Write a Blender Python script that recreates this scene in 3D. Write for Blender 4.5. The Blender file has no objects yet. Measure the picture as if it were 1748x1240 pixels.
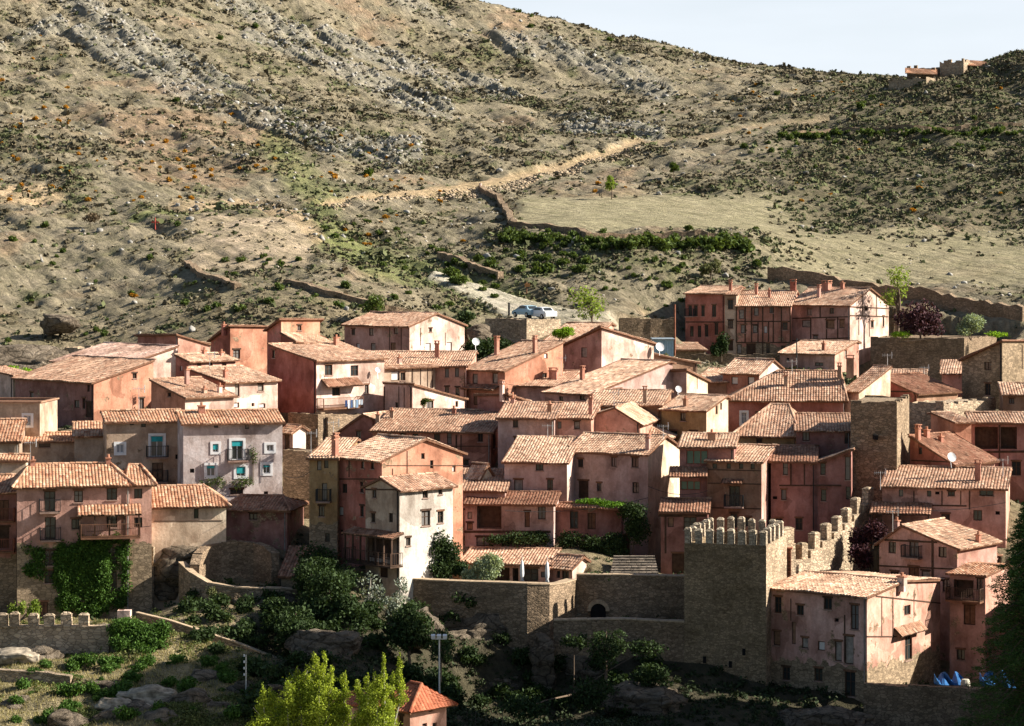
import bpy, math, random
import numpy as np
from mathutils import Vector
from mathutils.geometry import tessellate_polygon
C = bpy.context.scene
random.seed(7); rng = np.random.default_rng(7)
R = math.radians
# ------------------------------------------------------------------ camera, sky, sun, exposure
F = 4112.0; CX = 874.0; HY = 450.0            # focal length and eye level, in photo pixels (1748 wide)
cam = bpy.data.cameras.new('camera'); co = bpy.data.objects.new('camera', cam); C.collection.objects.link(co)
co.location = (0, 0, 0); co.rotation_euler = (R(90), 0, 0)
cam.sensor_width = 36; cam.lens = 36 * F / 1748; cam.shift_y = -(620 - HY) / 1748
cam.clip_start = 1; cam.clip_end = 20000
C.camera = co
SUN_EL, SUN_AZ = 30.0, 90.5                   # azimuth clockwise from +Y (the view direction)
w = bpy.data.worlds.new('World'); C.world = w; w.use_nodes = True
nt = w.node_tree; nt.nodes.clear()
sky = nt.nodes.new('ShaderNodeTexSky'); sky.sky_type = 'NISHITA'; sky.sun_disc = False
sky.sun_elevation = R(SUN_EL); sky.sun_rotation = R(SUN_AZ); sky.air_density = 1.0; sky.dust_density = 1.2
tc = nt.nodes.new('ShaderNodeTexCoord'); mp = nt.nodes.new('ShaderNodeMapping'); mp.inputs['Scale'].default_value = (1.6, 1.6, 9)
nz = nt.nodes.new('ShaderNodeTexNoise'); nz.inputs['Scale'].default_value = 2.2; nz.inputs['Detail'].default_value = 7
cr = nt.nodes.new('ShaderNodeValToRGB'); cr.color_ramp.elements[0].position = 0.2; cr.color_ramp.elements[1].position = 0.62; cr.color_ramp.elements[0].color = (.62, .62, .62, 1)
mx = nt.nodes.new('ShaderNodeMixRGB'); mx.inputs[2].default_value = (8.0, 8.6, 9.3, 1)
mu = nt.nodes.new('ShaderNodeMath'); mu.operation = 'MULTIPLY'; mu.inputs[1].default_value = 0.95
bg = nt.nodes.new('ShaderNodeBackground'); bg.inputs['Strength'].default_value = 0.05
ow = nt.nodes.new('ShaderNodeOutputWorld'); L = nt.links.new
L(tc.outputs['Generated'], mp.inputs['Vector']); L(mp.outputs[0], nz.inputs['Vector']); L(nz.outputs['Fac'], cr.inputs[0])
sx_ = nt.nodes.new('ShaderNodeSeparateXYZ'); L(tc.outputs['Generated'], sx_.inputs[0]); hr_ = nt.nodes.new('ShaderNodeValToRGB'); hr_.color_ramp.elements[0].position = .11; hr_.color_ramp.elements[0].color = (1, 1, 1, 1); hr_.color_ramp.elements[1].position = .2; hr_.color_ramp.elements[1].color = (0, 0, 0, 1)
m0 = nt.nodes.new('ShaderNodeMath'); m0.operation = 'MULTIPLY'; L(sx_.outputs[2], hr_.inputs[0]); L(cr.outputs[0], m0.inputs[0]); yr_ = nt.nodes.new('ShaderNodeValToRGB'); yr_.color_ramp.elements[0].position = .45; yr_.color_ramp.elements[1].position = .85; L(sx_.outputs[1], yr_.inputs[0]); m1_ = nt.nodes.new('ShaderNodeMath'); m1_.operation = 'MULTIPLY'; L(hr_.outputs[0], m1_.inputs[0]); L(yr_.outputs[0], m1_.inputs[1]); L(m1_.outputs[0], m0.inputs[1]); L(m0.outputs[0], mu.inputs[0]); L(mu.outputs[0], mx.inputs[0]); L(sky.outputs[0], mx.inputs[1]); L(mx.outputs[0], bg.inputs['Color']); L(bg.outputs[0], ow.inputs[0])
sl = bpy.data.lights.new('sun', 'SUN'); sl.energy = 5.0; sl.angle = R(0.5); sl.color = (1, 0.93, 0.82)
so = bpy.data.objects.new('sun', sl); C.collection.objects.link(so)
sd = Vector((math.sin(R(SUN_AZ)) * math.cos(R(SUN_EL)), math.cos(R(SUN_AZ)) * math.cos(R(SUN_EL)), math.sin(R(SUN_EL))))
so.rotation_euler = sd.to_track_quat('Z', 'Y').to_euler(); so.location = sd * 300
vs = C.view_settings; vs.view_transform = 'Standard'; vs.look = 'None'; vs.gamma = 1; vs.use_curve_mapping = False; vs.exposure = 1.2
C.render.engine = 'CYCLES'; C.render.resolution_x = 1024; C.render.resolution_y = 726
# ------------------------------------------------------------------ materials
MATS = {}
def nodes(name):
    m = bpy.data.materials.new(name); m.use_nodes = True; n = m.node_tree; b = n.nodes['Principled BSDF']
    b.inputs['Specular IOR Level'].default_value = 0.15; b.inputs['Roughness'].default_value = 0.9
    return m, n, b
def N(n, t, **k):
    x = n.nodes.new('ShaderNode' + t)
    for a, v in k.items():
        if a in x.inputs: x.inputs[a].default_value = v
        else: setattr(x, a, v)
    return x
def rgba(c): return (c[0], c[1], c[2], 1)
def sc(c, k): return tuple(min(1, v * k) for v in c)
def ramp(n, src, stops):
    r = N(n, 'ValToRGB'); e = r.color_ramp.elements
    while len(e) < len(stops): e.new(0.5)
    for i, (p, c) in enumerate(stops): e[i].position = p; e[i].color = rgba(c) if len(c) == 3 else c
    n.links.new(src, r.inputs[0]); return r.outputs[0]
def noise(n, vec, scale, detail=4, rough=.55, msc=None):
    if msc:
        mp = N(n, 'Mapping'); mp.inputs['Scale'].default_value = msc; n.links.new(vec, mp.inputs[0]); vec = mp.outputs[0]
    x = N(n, 'TexNoise', Scale=scale, Detail=detail, Roughness=rough); n.links.new(vec, x.inputs['Vector']); return x.outputs['Fac']
def mixc(n, fac, a, b, mode='MIX'):
    x = N(n, 'MixRGB'); x.blend_type = mode
    for i, v in ((0, fac), (1, a), (2, b)):
        if hasattr(v, 'is_linked') or hasattr(v, 'links'): n.links.new(v, x.inputs[i])
        elif i == 0: x.inputs[0].default_value = v
        else: x.inputs[i].default_value = rgba(v)
    return x.outputs[0]
def math_(n, op, a, b=None):
    x = N(n, 'Math'); x.operation = op
    for i, v in ((0, a), (1, b)):
        if v is None: continue
        if hasattr(v, 'links'): n.links.new(v, x.inputs[i])
        else: x.inputs[i].default_value = v
    return x.outputs[0]
def bump(n, b, h, strength=.4, dist=.05):
    x = N(n, 'Bump', Strength=strength, Distance=dist); n.links.new(h, x.inputs['Height']); n.links.new(x.outputs[0], b.inputs['Normal'])
def stone_cols(n, pos, c, scale=2.6):
    mp = N(n, 'Mapping'); mp.inputs['Scale'].default_value = (1, 1, 1.9); n.links.new(pos, mp.inputs[0])
    v = N(n, 'TexVoronoi', Scale=scale); n.links.new(mp.outputs[0], v.inputs['Vector'])
    v2 = N(n, 'TexVoronoi', Scale=scale); v2.feature = 'DISTANCE_TO_EDGE'; n.links.new(mp.outputs[0], v2.inputs['Vector'])
    sep = N(n, 'SeparateColor'); n.links.new(v.outputs['Color'], sep.inputs[0])
    col = ramp(n, sep.outputs[0], [(0, sc(c, .66)), (.5, c), (1, sc(c, 1.32))])
    mort = ramp(n, v2.outputs['Distance'], [(0, (0, 0, 0)), (.09, (1, 1, 1))])
    col = mixc(n, mort, sc(c, .42), col)
    big = ramp(n, noise(n, pos, .35, 5), [(.3, (.62, .6, .55)), (.7, (1.1, 1.08, 1.05))])
    return mixc(n, 1.0, col, big, 'MULTIPLY'), v2.outputs['Distance']
def stone(key, c, scale=2.6):
    if key in MATS: return MATS[key]
    m, n, b = nodes(key); g = N(n, 'NewGeometry').outputs['Position']
    col, h = stone_cols(n, g, c, scale); n.links.new(col, b.inputs['Base Color'])
    hh = math_(n, 'ADD', math_(n, 'MINIMUM', h, .12), math_(n, 'MULTIPLY', noise(n, g, 4, 5), .25))
    bump(n, b, hh, .9, .25); MATS[key] = m; return m
STONE = (.33, .25, .17)
def plaster(c, zs=None, stain=.5, key=None, patch=.0):
    """lime plaster of base colour c; rough stonework below world height zs"""
    key = key or 'plaster_%s_%s_%s' % (c, zs, patch)
    if key in MATS: return MATS[key]
    m, n, b = nodes('plaster'); g = N(n, 'NewGeometry').outputs['Position']
    a = noise(n, g, .45, 6, .6); s = noise(n, g, 1.6, 5, .65, (1, 1, .28)); f = noise(n, g, 5, 5, .7)
    d = tuple(v * k for v, k in zip(c, (.60, .55, .52))); lt = tuple(min(.9, v * k + .03) for v, k in zip(c, (1.2, 1.3, 1.36)))
    col = ramp(n, a, [(.3, d), (.5, c), (.72, lt)])
    col = mixc(n, stain, col, ramp(n, s, [(.34, (.48, .45, .42)), (.56, (1, 1, 1))]), 'MULTIPLY')
    col = mixc(n, .65, col, ramp(n, f, [(.25, (.72, .7, .68)), (.6, (1.08, 1.08, 1.08))]), 'MULTIPLY')
    wv = N(n, 'VectorMath'); wv.operation = 'ADD'; nn_ = N(n, 'TexNoise', Scale=.9, Detail=4); n.links.new(g, nn_.inputs['Vector']); n.links.new(g, wv.inputs[0]); n.links.new(nn_.outputs['Color'], wv.inputs[1])
    vr = N(n, 'TexVoronoi', Scale=.42); n.links.new(wv.outputs[0], vr.inputs['Vector']); sv = N(n, 'SeparateColor'); n.links.new(vr.outputs['Color'], sv.inputs[0])
    col = mixc(n, .75, col, ramp(n, sv.outputs[0], [(0, (.62, .60, .58)), (.4, (1, 1, 1)), (.8, (1.08, 1.1, 1.1)), (1, (1.3, 1.4, 1.42))]), 'MULTIPLY')
    if patch > 0:
        pz = noise(n, g, .8, 7, .7)
        st, _ = stone_cols(n, g, (.34, .24, .16), 3)
        col = mixc(n, ramp(n, pz, [(.62 - patch * .3, (0, 0, 0)), (.66 - patch * .3, (1, 1, 1))]), col, st)
    h = f
    if zs is not None:
        st, sh = stone_cols(n, g, STONE, 2.6)
        sep = N(n, 'SeparateXYZ'); n.links.new(g, sep.inputs[0])
        z = math_(n, 'ADD', sep.outputs[2], math_(n, 'MULTIPLY', math_(n, 'SUBTRACT', noise(n, g, 1.2, 5), .5), 2.4))
        fac = math_(n, 'LESS_THAN', z, zs); col = mixc(n, fac, col, st)
        h = math_(n, 'ADD', f, math_(n, 'MULTIPLY', fac, math_(n, 'MINIMUM', sh, .15)))
    n.links.new(col, b.inputs['Base Color']); bump(n, b, h, .35, .08); MATS[key] = m; return m
def tile(key, cols):
    if key in MATS: return MATS[key]
    m, n, b = nodes(key); g = N(n, 'NewGeometry').outputs['Position']
    uv = N(n, 'UVMap').outputs[0]; sp = N(n, 'SeparateXYZ'); n.links.new(uv, sp.inputs[0])
    fu = math_(n, 'FLOOR', math_(n, 'MULTIPLY', sp.outputs[0], 1 / .26)); fv = math_(n, 'FLOOR', math_(n, 'MULTIPLY', sp.outputs[1], 1 / .42))
    cb = N(n, 'CombineXYZ'); n.links.new(fu, cb.inputs[0]); n.links.new(fv, cb.inputs[1])
    wn = N(n, 'TexWhiteNoise'); n.links.new(cb.outputs[0], wn.inputs['Vector'])
    k = len(cols) - 1
    col = ramp(n, wn.outputs['Value'], [(i / k, c) for i, c in enumerate(cols)])
    col = mixc(n, .8, col, ramp(n, noise(n, g, .5, 6, .65), [(.32, (.50, .47, .44)), (.48, (.92, .90, .87)), (.68, (1.2, 1.2, 1.2))]), 'MULTIPLY')
    oi = N(n, 'ObjectInfo'); col = mixc(n, 1.0, col, ramp(n, oi.outputs['Random'], [(0, (.80, .74, .70)), (.35, (.98, .93, .9)), (.7, (1.04, 1.03, 1.0)), (1, (1.14, 1.13, 1.1))]), 'MULTIPLY')
    col = mixc(n, .6, col, ramp(n, noise(n, g, 7, 3, .7), [(.3, (.6, .57, .52)), (.6, (1.05, 1.05, 1.05))]), 'MULTIPLY')
    fr = math_(n, 'FRACT', math_(n, 'MULTIPLY', sp.outputs[0], 1 / .26))
    val = math_(n, 'ABSOLUTE', math_(n, 'SUBTRACT', fr, .5))
    dirt = ramp(n, val, [(.30, (1, 1, 1)), (.5, (.5, .46, .42))])
    col = mixc(n, .6, col, dirt, 'MULTIPLY')
    n.links.new(col, b.inputs['Base Color']); bump(n, b, noise(n, g, 9, 4), .5, .04); MATS[key] = m; return m
def plain(key, c, rough=.8, metal=0, var=.35, nscale=3):
    if key in MATS: return MATS[key]
    m, n, b = nodes(key); g = N(n, 'NewGeometry').outputs['Position']
    col = ramp(n, noise(n, g, nscale, 5), [(.3, sc(c, 1 - var)), (.7, sc(c, 1 + var))]); n.links.new(col, b.inputs['Base Color'])
    b.inputs['Roughness'].default_value = rough; b.inputs['Metallic'].default_value = metal; MATS[key] = m; return m
def leafmat(key, c, var=.5, trans=.35):
    if key in MATS: return MATS[key]
    m, n, b = nodes(key); oi = N(n, 'NewGeometry'); g = oi.outputs['Position']
    try: rnd = oi.outputs['Random Per Island']
    except Exception: rnd = noise(n, g, 3)
    col = ramp(n, rnd, [(0, sc(c, 1 - var)), (.6, c), (1, tuple(min(1, v * (1 + var) + .01) for v in c))])
    col = mixc(n, .5, col, ramp(n, noise(n, g, .7, 3), [(.3, (.6, .65, .6)), (.7, (1.2, 1.15, 1.0))]), 'MULTIPLY')
    n.links.new(col, b.inputs['Base Color']); b.inputs['Roughness'].default_value = .7
    if trans:
        t = N(n, 'BsdfTranslucent'); n.links.new(mixc(n, 1.0, col, (1.25, 1.2, .6), 'MULTIPLY'), t.inputs[0])
        ms = N(n, 'MixShader'); ms.inputs[0].default_value = trans; n.links.new(b.outputs[0], ms.inputs[1]); n.links.new(t.outputs[0], ms.inputs[2])
        n.links.new(ms.outputs[0], n.nodes['Material Output'].inputs[0])
    MATS[key] = m; return m
def glass(key='window_glass', c=(.03, .035, .035)):
    if key in MATS: return MATS[key]
    m, n, b = nodes(key); b.inputs['Base Color'].default_value = rgba(c); b.inputs['Roughness'].default_value = .12; b.inputs['Specular IOR Level'].default_value = .6
    MATS[key] = m; return m
TILE = tile('roof_tile', [(.27, .165, .115), (.59, .395, .285), (.46, .275, .19), (.71, .53, .395), (.52, .315, .22), (.65, .455, .335), (.37, .22, .155), (.76, .60, .465)])
TILEO = tile('roof_tile_red', [(.28, .13, .08), (.53, .32, .20), (.41, .20, .125), (.64, .46, .33), (.46, .24, .15), (.58, .36, .24)])
TILED = tile('roof_tile_brown', [(.17, .09, .06), (.36, .20, .135), (.27, .13, .085), (.43, .27, .19), (.31, .15, .10), (.40, .24, .17)])
TILEN = tile('roof_tile_new', [(.42, .14, .08), (.48, .175, .10), (.38, .12, .07), (.52, .22, .13)])
WOOD = plain('dark_wood', (.075, .045, .03)); WOODB = plain('brown_wood', (.17, .085, .05)); WOODR = plain('red_wood', (.25, .09, .055))
IRON = plain('iron', (.03, .03, .03), .5); WHITEP = plain('white_paint', (.72, .72, .72), .6, 0, .08); TEAL = plain('teal_fabric', (.03, .33, .36), .6, 0, .2)
SHUT = plain('grey_shutter', (.30, .26, .22)); SHUTB = plain('brown_shutter', (.24, .14, .085)); SHUTW = plain('pale_shutter', (.62, .58, .54), .7, 0, .1)
GLASS = glass(); GLASSG = glass('green_glass', (.06, .14, .10)); GLASSB = glass('pale_glass', (.25, .29, .33))
METAL = plain('pale_metal', (.6, .6, .6), .4, .6, .1)
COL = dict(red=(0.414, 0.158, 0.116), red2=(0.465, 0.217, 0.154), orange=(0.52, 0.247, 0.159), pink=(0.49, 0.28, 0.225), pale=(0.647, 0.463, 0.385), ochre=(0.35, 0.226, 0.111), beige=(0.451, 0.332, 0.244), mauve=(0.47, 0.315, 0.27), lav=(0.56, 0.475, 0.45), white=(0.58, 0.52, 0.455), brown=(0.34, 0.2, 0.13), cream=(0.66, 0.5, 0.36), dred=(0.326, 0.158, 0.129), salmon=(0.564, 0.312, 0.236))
# ------------------------------------------------------------------ object helpers
def link(o, parent=None):
    C.collection.objects.link(o)
    if parent: o.parent = parent
    return o
def tag(o, label=None, cat=None, group=None, kind=None):
    if label: o['label'] = label
    if cat: o['category'] = cat
    if group: o['group'] = group
    if kind: o['kind'] = kind
    return o
def empty(name, loc, label, cat, group=None):
    o = bpy.data.objects.new(name, None); o.location = loc; o.empty_display_size = .5; link(o); return tag(o, label, cat, group)
class MB:
    def __init__(s): s.v = []; s.f = []; s.m = []; s.uv = {}
    def face(s, pts, m=0, uv=None):
        i = len(s.v); s.v += [tuple(p) for p in pts]; s.f.append(tuple(range(i, i + len(pts)))); s.m.append(m)
        if uv: s.uv[len(s.f) - 1] = uv
    def grid(s, P, m=0, uvs=None, closed=False):
        nr, nc = len(P), len(P[0]); i = len(s.v)
        for r in P: s.v += [tuple(p) for p in r]
        for a in range(nr - 1):
            for b in range(nc - (0 if closed else 1)):
                b2 = (b + 1) % nc
                s.f.append((i + a * nc + b, i + a * nc + b2, i + (a + 1) * nc + b2, i + (a + 1) * nc + b)); s.m.append(m)
                if uvs: s.uv[len(s.f) - 1] = (uvs[a][b], uvs[a][b2], uvs[a + 1][b2], uvs[a + 1][b])
    def box(s, o, a, b, c, m=0):
        """box from corner o with edge vectors a,b,c"""
        o, a, b, c = map(Vector, (o, a, b, c)); p = [o, o + a, o + a + b, o + b, o + c, o + a + c, o + a + b + c, o + b + c]
        i = len(s.v); s.v += [tuple(q) for q in p]
        for q in ((3, 2, 1, 0), (4, 5, 6, 7), (0, 1, 5, 4), (1, 2, 6, 5), (2, 3, 7, 6), (3, 0, 4, 7)): s.f.append(tuple(i + k for k in q)); s.m.append(m)
    def abox(s, x0, y0, z0, x1, y1, z1, m=0): s.box((x0, y0, z0), (x1 - x0, 0, 0), (0, y1 - y0, 0), (0, 0, z1 - z0), m)
    def tube(s, pts, rad, n=6, m=0):
        pts = [Vector(p) for p in pts]; rads = rad if isinstance(rad, (list, tuple)) else [rad] * len(pts); rows = []
        for k, p in enumerate(pts):
            t = (pts[min(k + 1, len(pts) - 1)] - pts[max(k - 1, 0)]).normalized()
            u = t.orthogonal().normalized() if abs(t.z) > .9 else t.cross(Vector((0, 0, 1))).normalized(); v2 = t.cross(u)
            rows.append([p + (u * math.cos(2 * math.pi * j / n) + v2 * math.sin(2 * math.pi * j / n)) * rads[k] for j in range(n)])
        s.grid(rows, m, closed=True)
        s.face(rows[-1], m); s.face(rows[0][::-1], m)
    def build(s, name, mats, parent=None, smooth=False, off=None):
        if parent is not None and off is None:
            q = parent; off = Vector((0, 0, 0))
            while q: off = off + q.location; q = q.parent
        off = off or Vector((0, 0, 0))
        me = bpy.data.meshes.new(name); me.from_pydata([(a - off.x, b - off.y, c - off.z) for a, b, c in s.v], [], s.f)
        for m in (mats if isinstance(mats, (list, tuple)) else [mats]): me.materials.append(m)
        me.polygons.foreach_set('material_index', s.m)
        if smooth: me.polygons.foreach_set('use_smooth', [True] * len(s.f))
        if s.uv:
            u = me.uv_layers.new(name='UVMap')
            for fi, uvs in s.uv.items():
                for k, li in enumerate(me.polygons[fi].loop_indices): u.data[li].uv = uvs[k]
        me.update(); return link(bpy.data.objects.new(name, me), parent)
def npmesh(name, v, f, mat, parent=None, smooth=False, off=(0, 0, 0)):
    """fast mesh from arrays; f is (n,3) or (n,4)"""
    v = np.asarray(v, np.float32) - np.asarray(off, np.float32); f = np.asarray(f, np.int32); k = f.shape[1]
    me = bpy.data.meshes.new(name); me.vertices.add(len(v)); me.vertices.foreach_set('co', v.ravel())
    me.loops.add(f.size); me.loops.foreach_set('vertex_index', f.ravel()); me.polygons.add(len(f))
    me.polygons.foreach_set('loop_start', np.arange(0, f.size, k, dtype=np.int32)); me.polygons.foreach_set('loop_total', np.full(len(f), k, np.int32))
    if smooth: me.polygons.foreach_set('use_smooth', np.ones(len(f), bool))
    for m in (mat if isinstance(mat, (list, tuple)) else [mat]): me.materials.append(m)
    me.update(calc_edges=True); return link(bpy.data.objects.new(name, me), parent)
def at(px, py, D): return Vector(((px - CX) / F * D, D, (HY - py) / F * D))
# numpy fractal noise
def vnoise(x, y, seed=0):
    xi = np.floor(x).astype(np.int64); yi = np.floor(y).astype(np.int64); xf = x - xi; yf = y - yi
    def h(a, b):
        n = (a * 374761393 + b * 668265263 + seed * 974634777) & 0xffffffff
        n = ((n ^ (n >> 13)) * 1274126177) & 0xffffffff
        return ((n ^ (n >> 16)) & 0xffff) / 65535.0
    u = xf * xf * (3 - 2 * xf); v = yf * yf * (3 - 2 * yf)
    return (h(xi, yi) * (1 - u) + h(xi + 1, yi) * u) * (1 - v) + (h(xi, yi + 1) * (1 - u) + h(xi + 1, yi + 1) * u) * v
def fbm(x, y, o=4, seed=0, gain=.5):
    s = 0; a = 1; t = 0
    for k in range(o): s = s + a * vnoise(x * 2 ** k, y * 2 ** k, seed + k); t += a; a *= gain
    return s / t - .5
# ------------------------------------------------------------------ roofs
def slope(mb, poly, per=.26, amp=.055, mt=0, mw=1, th=.13):
    """one tiled slope: corrugated barrel tiles on top of a slab, from a convex 3D polygon"""
    P = [Vector(p) for p in poly]; n = Vector((0, 0, 0))
    for i in range(1, len(P) - 1): n += (P[i] - P[0]).cross(P[i + 1] - P[0])
    n.normalize()
    if n.z < 0: n = -n
    g = Vector((n.x, n.y, 0))
    if g.length < 1e-3: g = Vector((0, -1, 0))
    e2 = (Vector((0, 0, 1)) - n * n.z); e2 = e2.normalized() if e2.length > 1e-3 else Vector((0, 1, 0)); e1 = e2.cross(n).normalized()
    O = P[0]; q = [((p - O).dot(e1), (p - O).dot(e2)) for p in P]
    u0 = min(a for a, _ in q); u1 = max(a for a, _ in q); v0 = min(b for _, b in q); v1 = max(b for _, b in q)
    nc = max(2, int(round((u1 - u0) / per))) * 4; nr = max(2, int(math.ceil((v1 - v0) / .42)))
    def span(u):
        vs = []
        for i in range(len(q)):
            (a, b), (c, d) = q[i], q[(i + 1) % len(q)]
            if (a - u) * (c - u) <= 0:
                if abs(a - c) < 1e-9: vs += [b, d]
                else: vs.append(b + (d - b) * (u - a) / (c - a))
        return (min(vs), max(vs)) if vs else (0, 0)
    cols = []; uvc = []; ou = random.random() * 50 // 1
    prof = (0.0, .75, 1.0, .75); low = []
    jit = [random.uniform(-.02, .02) for _ in range(nc // 4 + 2)]
    wob = random.uniform(0, 9)
    for i in range(nc + 1):
        u = u0 + (u1 - u0) * i / nc; a, b = span(min(max(u, u0 + 1e-4), u1 - 1e-4)); col = []; uc = []; j = i // 4
        a += jit[j] * (1 if b - a > .5 else 0)
        for k in range(nr * 2 + 1):
            row = k // 2; vv = a + (b - a) * min(nr, row + (k % 2) * .96) / nr
            h = amp * prof[i % 4] + (.03 if k % 2 == 0 else 0.0) + jit[(j * 7 + row * 3) % len(jit)] * .5
            h += .07 * math.sin(u * .55 + wob) * math.sin(vv * .8 + wob * 2) + .03 * math.sin(u * 1.9 + wob * 3) - .03
            col.append(O + e1 * u + e2 * vv + n * (h + .03)); uc.append((u - u0 + ou * per, vv - v0))
        cols.append(col); uvc.append(uc)
    mb.grid(cols, mt, uvc)
    low = [c[0] for c in cols]; bot = [p - n * (.05 + amp) for p in low]
    mb.grid([low, bot], mt, [[(u[0][0], u[0][1]) for u in uvc]] * 2)
    m = len(P); B = [p - n * th for p in P]
    mb.face(B[::-1], mw)
    for i in range(m): mb.face([P[i] + n * .03, P[(i + 1) % m] + n * .03, B[(i + 1) % m], B[i]], mw)
def ridgecap(mb, a, b, m=0, r=.13):
    a, b = Vector(a), Vector(b); Ln = (b - a).length; n = max(2, int(Ln / .42)); t = (b - a).normalized(); s = t.cross(Vector((0, 0, 1))).normalized()
    for k in range(n):
        p = a + t * Ln * k / n; q = a + t * Ln * (k + 1.04) / n; j = random.uniform(-.015, .015)
        rows = [[c + s * math.cos(math.pi * i / 5) * rr + Vector((0, 0, math.sin(math.pi * i / 5) * rr + j + .03)) for i in range(6)] for c, rr in ((p, r), (q, r * .82))]
        u = random.random() * 30
        mb.grid(rows, m, [[(u, u)] * 6] * 2)
# ------------------------------------------------------------------ windows and other openings
def opening(root, o, hx, nin, s0, s1, z0, z1, kind, wallroot):
    """o: origin of face, hx: horizontal unit vector, nin: inward unit normal"""
    out = -nin; up = Vector((0, 0, 1)); W = s1 - s0; Hh = z1 - z0
    P = lambda s, z, k=0: o + hx * s + up * (z - o.z) + nin * k
    def bar(mb, a0, a1, b0, b1, k0, k1, m=0): mb.box(P(a0, b0, k0), hx * (a1 - a0), nin * (k1 - k0), up * (b1 - b0), m)
    if kind == 'h':
        mb = MB(); bar(mb, s0, s1, z0, z1, .2, .24); mb.build('opening', MATS.get('hole') or plain('hole', (.012, .01, .01)), root); return  # near-black back slab puts the shade inside into its colour
    t = min(.07, W * .12); fm = WOOD
    name = 'door' if kind in 'DBAP' else 'window'
    if kind in 'WTVA': fm = WHITEP
    if kind == 'G': fm = WOODR
    mb = MB(); k0, k1 = .10, .17
    bar(mb, s0, s0 + t, z0, z1, k0, k1); bar(mb, s1 - t, s1, z0, z1, k0, k1); bar(mb, s0 + t, s1 - t, z1 - t, z1, k0, k1); bar(mb, s0 + t, s1 - t, z0, z0 + t, k0, k1)
    if kind in 'wWTVDBA' and W > .45: bar(mb, (s0 + s1) / 2 - t * .5, (s0 + s1) / 2 + t * .5, z0 + t, z1 - t, k0 + .004, k1)
    if kind == 'G':
        for i in (1, 2): bar(mb, s0 + W * i / 3 - .04, s0 + W * i / 3 + .04, z0 + t, z1 - t, k0 + .004, k1)
    if kind in 'wVB' and Hh > .9: bar(mb, s0 + t, s1 - t, z0 + Hh * .6 - t * .3, z0 + Hh * .6 + t * .3, k0 + .008, k1)
    fr = mb.build(name, fm, root)
    if kind in 'WTVA':
        mb = MB(); b = .2
        for a in ((s0 - b, s0, z0 - b, z1 + b), (s1, s1 + b, z0 - b, z1 + b), (s0, s1, z1, z1 + b), (s0, s1, z0 - b, z0)): bar(mb, *a, -.045, .05)
        mb.build('surround', WHITEP, fr)
    elif kind in 'wsnDB' and W > .4 and random.random() < .75:
        mb = MB(); bar(mb, s0 - .1, s1 + .1, z1 + .003, z1 + .15, -.05, .1)
        mb.build('lintel', WOODB if random.random() < .7 else WOOD, fr)
        if kind in 'wsn': mb = MB(); bar(mb, s0 - .06, s1 + .06, z0 - .08, z0 - .003, -.07, .1); mb.build('sill', plain('slab', (.3, .2, .16)), fr)
    mb = MB()
    if kind in 'sntx':
        bar(mb, s0 + t, s1 - t, z0 + t, z1 - t, .13, .16)
        if kind in 'sn' and W > .5:
            for i in range(1, int(W / .14)): bar(mb, s0 + i * .14, s0 + i * .14 + .015, z0 + t, z1 - t, .118, .131)
        mb.build('shutter', {'s': SHUT, 'n': SHUTB, 't': TEAL, 'x': SHUTW}[kind], fr)
    elif kind == 'D': bar(mb, s0 + t, s1 - t, z0 + t, z1 - t, .13, .16); mb.build('leaf', random.choice([WOODB, WOOD]), fr)
    elif kind == 'P': bar(mb, s0 + t, s1 - t, z0 + t, z1 - t, .6, .7); mb.build('inner_door', WOOD, fr)
    else: bar(mb, s0 + t, s1 - t, z0 + t, z1 - t, .145, .16); mb.build('pane', GLASSG if kind == 'G' else GLASSB if kind == 'V' else random.choice([GLASS, GLASS, GLASS, glass('curtained_glass', (.16, .15, .14))]), fr)
    if kind in 'TA': # teal roller awning over the glass
        mb = MB(); bar(mb, s0 + t, s1 - t, z0 + Hh * (.3 if kind == 'T' and random.random() < .6 else .72), z1 - t, .02, .06); mb.build('awning', TEAL, fr)
    if kind in 'BA':
        e = .35; p = .7; mb = MB(); bar(mb, s0 - e, s1 + e, z0 - .14, z0 - .01, -p, 0); bl = mb.build('balcony', plain('slab', (.3, .2, .16)), root)
        railing([P(s0 - e, z0, -.02), P(s0 - e, z0, -p + .04), P(s1 + e, z0, -p + .04), P(s1 + e, z0, -.02)], .95, IRON, bl)
def railing(pts, h, mat, parent, name='railing', sp=.14, rad=.013, post=.03):
    mb = MB(); up = Vector((0, 0, 1))
    for a, b in zip(pts[:-1], pts[1:]):
        d = b - a; ln = d.length; t = d.normalized(); s = t.cross(up)
        for z in (.05, h): mb.box(a - s * .02 + up * (z - .02), d, s * .04, up * .045)
        for k in range(max(1, int(ln / sp)) + 1):
            q = a + t * min(ln, k * sp); mb.box(q - t * rad - s * rad, t * 2 * rad, s * 2 * rad, up * h)
        mb.box(a - t * post - s * post, t * 2 * post, s * 2 * post, up * (h + .03))
    return mb.build(name, mat, parent)
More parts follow.
